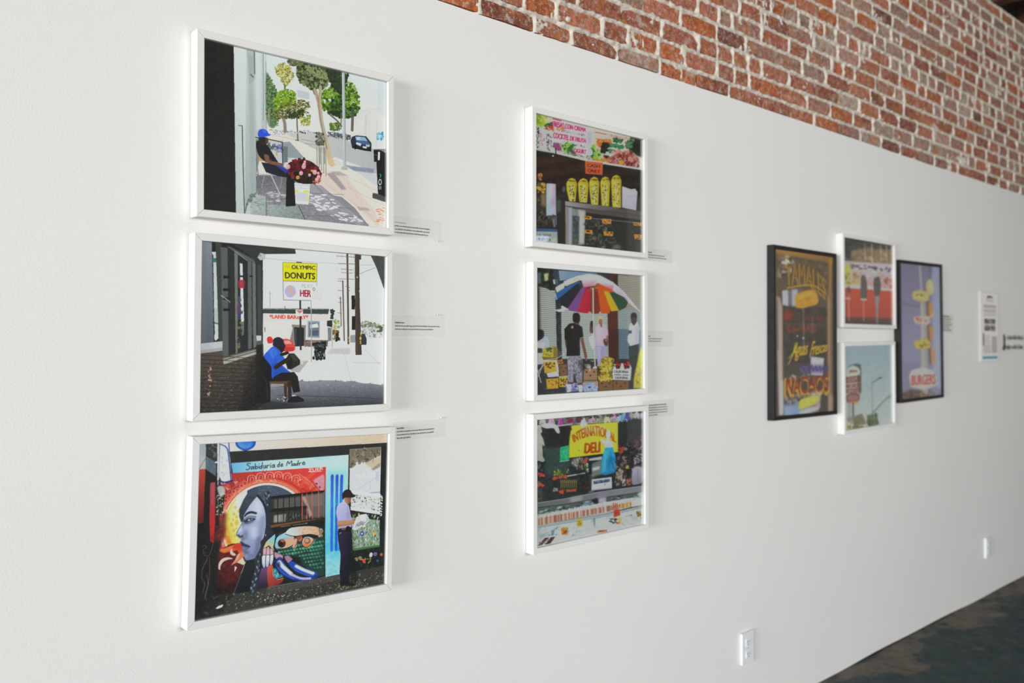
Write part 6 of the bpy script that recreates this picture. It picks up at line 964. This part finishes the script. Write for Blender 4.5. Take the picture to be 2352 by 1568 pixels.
# other walls, two added fill windows, and the storefront window the daylight comes through
wl = structure(box('wall_left', M_ROOM, RX0-.22, RX0, RY0, .016, 0, .32)); box('lintel', M_ROOM, RX0-.22, RX0, RY0, .016, 3.25, RZ1, wl); box('jamb', M_ROOM, RX0-.22, RX0, -.45, .016, .32, 3.25, wl); box('jamb', M_ROOM, RX0-.22, RX0, RY0, -6.15, .32, 3.25, wl)
M_DIM = mat('darkened_room_paint', (.30, .285, .27), .8, .2, (2, .05), (90, .1, .001))  # room paint darkened on unseen walls to weaken reflections in the picture glass
wf = structure(box('wall_front', M_DIM, RX0-.22, RX1+.22, RY0-.22, RY0, 0, .70)); box('lintel', M_DIM, RX0-.22, RX1+.22, RY0-.22, RY0, 3.2, RZ1, wf)
for x0, x1 in ((RX0-.22, -.3), (3.1, 5.9), (7.7, RX1+.22)): box('pier', M_DIM, x0, x1, RY0-.22, RY0, .70, 3.2, wf)
structure(box('wall_right', M_DIM, RX1, RX1+.22, RY0, .016, 0, RZ1))
w1 = structure(box('window_1', M_ALU, RX0-.16, RX0-.08, -6.15, -.45, .32, .38)); box('frame_bar', M_ALU, RX0-.16, RX0-.08, -6.15, -.45, 3.19, 3.25, w1)
for y in (-6.15, -4.25, -2.37, -.51): box('frame_bar', M_ALU, RX0-.16, RX0-.08, y, y+.06, .38, 3.19, w1)
for y in (-6.09, -4.19, -2.31): box('pane', M_PANE, RX0-.125, RX0-.117, y, y+(1.84 if y < -4.5 else 1.82 if y < -3 else 1.80), .38, 3.19, w1)
for nm, x0, x1, n in (('fill_window_2', -.3, 3.1, 2), ('fill_window_3', 5.9, 7.7, 1)):  # windows added out of view to house the fill lamps
    w2 = structure(box(nm, M_ALU, x0, x1, RY0-.18, RY0-.10, .70, .76)); box('frame_bar', M_ALU, x0, x1, RY0-.18, RY0-.10, 3.14, 3.2, w2)
    for k in range(n+1): xx = x0+(x1-.06-x0)*k/n; box('frame_bar', M_ALU, xx, xx+.06, RY0-.18, RY0-.10, .76, 3.14, w2)
    for k in range(n): xx = x0+(x1-.06-x0)*k/n; box('pane', M_PANE, xx+.06, x0+(x1-.06-x0)*(k+1)/n, RY0-.145, RY0-.137, .76, 3.14, w2)

# ------------------------------------------------------------------ framed photographs
def slin(a): return np.where(a < .04045, a/12.92, ((a+.055)/1.055)**2.4)
def print_mesh(a, w, h, gain, veil):
    H, W = a.shape[:2]; alb = np.clip((slin(a)-veil)/gain, .004, .9)
    X, Z = np.meshgrid(np.linspace(-w/2, w/2, W), np.linspace(h/2, -h/2, H)); co = np.stack([X, np.zeros_like(X), Z], -1).reshape(-1, 3).astype(np.float32)
    g = np.arange(H*W).reshape(H, W); q = np.stack([g[1:, :-1], g[1:, 1:], g[:-1, 1:], g[:-1, :-1]], -1).reshape(-1, 4)
    me = bpy.data.meshes.new('print'); me.vertices.add(H*W); me.vertices.foreach_set('co', co.ravel()); me.loops.add(q.size); me.loops.foreach_set('vertex_index', q.ravel().astype(np.int32))
    me.polygons.add(len(q)); me.polygons.foreach_set('loop_start', np.arange(0, q.size, 4, dtype=np.int32)); me.update()
    at = me.color_attributes.new('ink', 'FLOAT_COLOR', 'POINT'); at.data.foreach_set('color', np.concatenate([alb.reshape(-1, 3), np.ones((H*W, 1))], 1).astype(np.float32).ravel())
    return me
def framed(corners, depth, face, mt, art, W, H, quad, org, sc, hid, label, group, gain, veil=(0, 0, 0), rec=.012):
    q = np.array(corners); cx, cz = q.mean(0); wd = (np.linalg.norm(q[1]-q[0])+np.linalg.norm(q[2]-q[3]))/2; ht = (np.linalg.norm(q[3]-q[0])+np.linalg.norm(q[2]-q[1]))/2
    tilt = ((q[1]-q[0])+(q[2]-q[3]))/2; roty = -math.atan2(tilt[1], tilt[0])
    t = thing('framed_photograph', (cx, 0, cz), label, 'picture', group, roty)
    a, b = wd/2, ht/2; f = face; e = .00025
    for k in range(4):                                     # four mitred rails
        if k == 0: p = [(-a, b), (a, b), (a-f, b-f), (-a+f, b-f)]
        elif k == 1: p = [(a, b), (a, -b), (a-f, -b+f), (a-f, b-f)]
        elif k == 2: p = [(a, -b), (-a, -b), (-a+f, -b+f), (a-f, -b+f)]
        else: p = [(-a, -b), (-a, b), (-a+f, b-f), (-a+f, -b+f)]
        c0 = np.mean(p, 0); s = (lambda u: (u[0]-(e if u[0] > c0[0] else -e)*(k % 2 == 0), u[1]-(e if u[1] > c0[1] else -e)*(k % 2 == 1)))
        p = [s(u) for u in p]
        bm = bmesh.new(); A = [bm.verts.new((x, -.0005, z)) for x, z in p]; B = [bm.verts.new((x, -depth, z)) for x, z in p]
        bm.faces.new(A); bm.faces.new(B[::-1])
        for i in range(4): bm.faces.new((A[i], B[i], B[(i+1) % 4], A[(i+1) % 4]))
        fin('frame_rail', bm, mt, t, None, .0009)
    iw, ih = wd-2*f, ht-2*f
    c = Print(W, H, quad, org, sc, hid); art(c); ink = c.done(.016)
    link('print', print_mesh(ink, iw-.0006, ih-.0006, gain, np.array(veil)), M_PRINT, t, (0, -depth+rec, 0))
    bx = box('backing_board', M_BACK, -iw/2+.0005, iw/2-.0005, -depth+rec+.001, -depth+rec+.005, -ih/2+.0005, ih/2-.0005, t)
    box('glass_pane', M_GLASS, -iw/2+.0004, iw/2-.0004, -depth+rec-.0046, -depth+rec-.0026, -ih/2+.0004, ih/2-.0004, t)
    return t
G1, G2, G3, G4 = 'white framed street scenes in the first column', 'white framed market scenes in the second column', 'black framed sign photographs', 'small white framed photographs between the black ones'
framed([(.770, 2.210), (1.302, 2.214), (1.300, 1.787), (.766, 1.786)], .034, .0175, M_FRAME, art_flower_seller, 420, 400, [(211, 147), (1480, 441), (1480, 1455), (196, 1314)], (400, 40), 3.015, .012, 'white framed photograph of a flower seller in a blue cap sitting on a sunny street', G1, .77)
framed([(.765, 1.748), (1.298, 1.748), (1.296, 1.321), (.764, 1.326)], .034, .0175, M_FRAME, art_bench_reader, 420, 400, [(203, 142), (1590, 258), (1582, 1368), (190, 1428)], (400, 510), 3.267, .012, 'white framed photograph of a man in blue reading under a yellow donut sign', G1, .77)
framed([(.759, 1.289), (1.304, 1.279), (1.305, .847), (.760, .861)], .034, .0175, M_FRAME, art_mural, 420, 400, [(163, 216), (1472, 138), (1472, 1175), (156, 1434)], (400, 950), 3.015, .012, 'white framed photograph of a painted street mural with a blue grey face', G1, .77)
framed([(1.808, 2.229), (2.362, 2.226), (2.365, 1.799), (1.810, 1.795)], .034, .0175, M_FRAME, art_cash_only, 260, 300, [(205, 153), (1190, 392), (1197, 1445), (210, 1337)], (1180, 220), 4.021, .022, 'white framed photograph of yellow cups under an orange cash only note', G2, .68)
framed([(1.813, 1.751), (2.359, 1.752), (2.366, 1.327), (1.816, 1.323)], .034, .0175, M_FRAME, art_fruit_stand, 260, 300, [(234, 145), (1290, 227), (1300, 1370), (238, 1425)], (1180, 580), 4.355, .022, 'white framed photograph of a rainbow umbrella over a fruit stand', G2, .68)
framed([(1.815, 1.286), (2.367, 1.281), (2.366, .860), (1.815, .853)], .034, .0175, M_FRAME, art_deli, 260, 300, [(219, 214), (1203, 145), (1203, 1210), (219, 1412)], (1180, 910), 4.021, .022, 'white framed photograph of a deli counter under a yellow hanging sign', G2, .68)
framed([(3.193, 1.908), (3.725, 1.908), (3.692, 1.181), (3.164, 1.184)], .032, .0165, M_BLACK, art_window, 150, 260, [(188, 187), (610, 240), (595, 1330), (168, 1372)], (1720, 510), 3.074, .03, 'tall black framed photograph of a shop window lettered with tamales and nachos', G3, .56, (.012, .012, .012), .009)
framed([(3.763, 2.007), (4.311, 2.006), (4.309, 1.575), (3.763, 1.574)], .034, .0175, M_FRAME, art_stools, 120, 150, [(677, 108), (1012, 160), (1012, 722), (680, 718)], (1720, 510), 3.074, .035, 'white framed photograph of people on stools at a red counter', G4, .55)
framed([(3.769, 1.508), (4.299, 1.509), (4.297, 1.094), (3.765, 1.082)], .034, .0175, M_FRAME, art_roadside, 120, 150, [(680, 866), (1015, 866), (1015, 1425), (682, 1472)], (1720, 510), 3.074, .035, 'white framed photograph of a roadside sign and street lamp against pale sky', G4, .55)
framed([(4.372, 1.923), (4.900, 1.932), (4.870, 1.208), (4.340, 1.202)], .032, .0165, M_BLACK, art_burgers, 110, 240, [(1085, 292), (1365, 325), (1352, 1212), (1075, 1250)], (1720, 510), 3.074, .03, 'tall black framed photograph of a pole stacked with oval signs above a burgers sign', G3, .54, (.012, .012, .012), .009)

# ------------------------------------------------------------------ captions on clear film, with pins
def strokes(bm, x0, z, width, h, r, y):                  # a printed line too small to read
    x = x0
    while x < x0+width:
        n = r.randint(2, 8)
        for _ in range(n):
            lw = h*r.uniform(.35, .62); t = h*(1.45 if r.random() < .25 else 1); dn = h*.35 if r.random() < .12 else 0
            if x+lw > x0+width: return
            v = [bm.verts.new(p) for p in ((x, y, z-dn), (x+lw*.78, y, z-dn), (x+lw*.78, y, z+t), (x, y, z+t))]; bm.faces.new(v); x += lw
        x += h*.5
def words(s, h, parent, loc, m, squeeze=1.):
    v, t = text_tris(s); asp = len(s)*.52*squeeze
    me = bpy.data.meshes.new('heading'); me.from_pydata([(p[0]*h*asp, 0, p[1]*h) for p in v], [], [tuple(int(i) for i in q) for q in t]); return link('heading', me, m, parent, loc)
def caption(x0, x1, z1, z0, lines, label, title=None, dropz=.006, seed=0, left=.006, hh=.0024, gap=.0088):
    t = thing('caption_card', (x0, 0, z0), label, 'caption', 'clear captions beside the frames')
    box('film', M_ACETATE, 0, x1-x0, -.0014, -.0006, 0, z1-z0, t)
    r = random.Random(seed); bm = bmesh.new(); z = z1-z0-dropz-hh; bold = bmesh.new()
    for i, wd in enumerate(lines):
        if i == 0 and title: words(title, hh*1.5, t, (left, -.0017, z), M_INK)
        elif i == 0:
            for k in range(2): strokes(bold, left+k*.0004, z, wd, hh*1.1, random.Random(seed), -.0016-k*.0001)
        else: strokes(bm, left, z, wd, hh, r, -.0016)
        z -= gap
    if len(bold.verts): fin('heading', bold, M_INK, t)['kind'] = 'stuff'
    else: bold.free()
    fin('lettering', bm, M_INK, t)['kind'] = 'stuff'
    return t
caption(1.318, 1.486, 1.846, 1.792, [.05, .118, .118, .112], 'clear film caption at the lower corner of the flower seller picture', 'Man Selling Flowers', .017, 1, .010)
caption(1.318, 1.499, 1.577, 1.520, [.030, .152, .13], 'clear film caption beside the donut sign picture', None, .020, 2, .012)
caption(1.325, 1.502, 1.286, 1.236, [.024, .125, .125, .046], 'clear film caption at the top corner of the mural picture', None, .016, 3, .012)
caption(2.372, 2.545, 1.838, 1.793, [.02, .095, .105], 'clear film caption beside the yellow cups picture', None, .013, 4, .034)
caption(2.372, 2.548, 1.545, 1.489, [.012, .078, .070], 'clear film caption beside the rainbow umbrella picture', None, .018, 5, .036)
caption(2.375, 2.552, 1.298, 1.238, [.1, .105, .105, .105, .05], 'clear film caption at the top corner of the deli picture', None, .016, 6, .034)
caption(4.905, 5.105, 1.665, 1.560, [.13, .16, .14, .16, .13, .15], 'clear film caption beside the burgers sign picture', None, .012, 7, .02, .005, .015)
def pin(x, z, label):
    t = thing('push_pin', (x, 0, z), label, 'pin', 'small pins at the caption corners')
    bm = bmesh.new(); bmesh.ops.create_cone(bm, cap_ends=True, segments=12, radius1=.0016, radius2=.0024, depth=.006, matrix=Matrix.Translation((0, -.0045, 0))@Matrix.Rotation(math.pi/2, 4, 'X')); fin('head', bm, M_PLASTIC, t, None, 0, 1, True)
    bm = bmesh.new(); bmesh.ops.create_cone(bm, cap_ends=True, segments=8, radius1=.0006, radius2=.0006, depth=.004, matrix=Matrix.Translation((0, -.001, 0))@Matrix.Rotation(math.pi/2, 4, 'X')); fin('needle', bm, M_STEEL, t)
for x, z, s in ((1.468, 1.789, 'below the flower seller caption'), (1.470, 1.580, 'above the donut sign caption'), (1.484, 1.289, 'above the mural caption'), (2.560, 1.789, 'below the yellow cups caption'), (2.548, 1.548, 'above the rainbow umbrella caption'), (2.541, 1.301, 'above the deli caption')): pin(x, z, 'tiny white push pin stuck in the wall '+s)

# ------------------------------------------------------------------ information panel and lettering near the far end
t = thing('information_panel', (5.62, 0, 1.392), 'narrow white information panel with small pictures and a teal strip', 'poster')
box('board', mat('foam_board', (.62, .60, .58), .8, .1, (30, .02), None), -.138, .138, -.0135, -.0005, 0, .418, t, .0006)
c = Print(100, 150, [(0, 0), (100, 0), (100, 310), (0, 310)], (0, 0), 1., 0.0, '#ddd8d5'); art_notice(c)
o = link('print', print_mesh(c.done(.01), .27, .412, .80, np.zeros(3)), M_PRINT, t, (0, -.0139, .209))
t = thing('wall_lettering', (5.86, 0, 1.455), 'dark vinyl lettering in two lines with a green mark', 'sign')
bm = bmesh.new()
for p in ([(0, .01), (.035, .0), (.06, .02), (.05, .05), (.055, .085), (.035, .11), (.015, .10), (.02, .05)],): bm.faces.new([bm.verts.new((x*1.1, -.0011, z)) for x, z in p])
fin('emblem', bm, M_GREEN, t)
bm = bmesh.new(); r = random.Random(4); strokes(bm, .085, .072, .30, .021, r, -.0011); strokes(bm, .07, .012, .32, .021, r, -.0011); fin('lettering', bm, M_INK, t)['kind'] = 'stuff'

# ------------------------------------------------------------------ outlets
def outlet(x0, x1, z0, z1, d, label):
    wd, ht = x1-x0, z1-z0; t = thing('wall_outlet', ((x0+x1)/2, 0, z0), label, 'outlet', 'white wall outlets near the floor')
    box('cover_plate', M_PLASTIC, -wd/2, wd/2, -d, -.0005, 0, ht, t, .0014)
    for zc in (ht*.31, ht*.69):
        s = box('socket', M_PLASTIC, -.017, .017, -d-.0022, -d+.001, zc-.0145, zc+.0145, t, .0012)
        for x in (-.0065, .0065): box('slot', M_DARK, x-.001, x+.001, -d-.0026, -d-.0015, zc-.001, zc+.007, s)
        bm = bmesh.new(); bmesh.ops.create_cone(bm, cap_ends=True, segments=10, radius1=.0024, radius2=.0024, depth=.001, matrix=Matrix.Translation((0, -d-.0022, zc-.008))@Matrix.Rotation(math.pi/2, 4, 'X')); fin('ground_hole', bm, M_DARK, s)
    bm = bmesh.new(); bmesh.ops.create_cone(bm, cap_ends=True, segments=12, radius1=.003, radius2=.0026, depth=.0016, matrix=Matrix.Translation((0, -d-.0003, ht/2))@Matrix.Rotation(math.pi/2, 4, 'X')); fin('screw', bm, M_STEEL, t)
outlet(2.972, 3.052, .228, .352, .013, 'white duplex wall outlet low on the wall below the second column of pictures')
outlet(5.535, 5.612, .226, .346, .015, 'white wall outlet near the floor under the information panel')
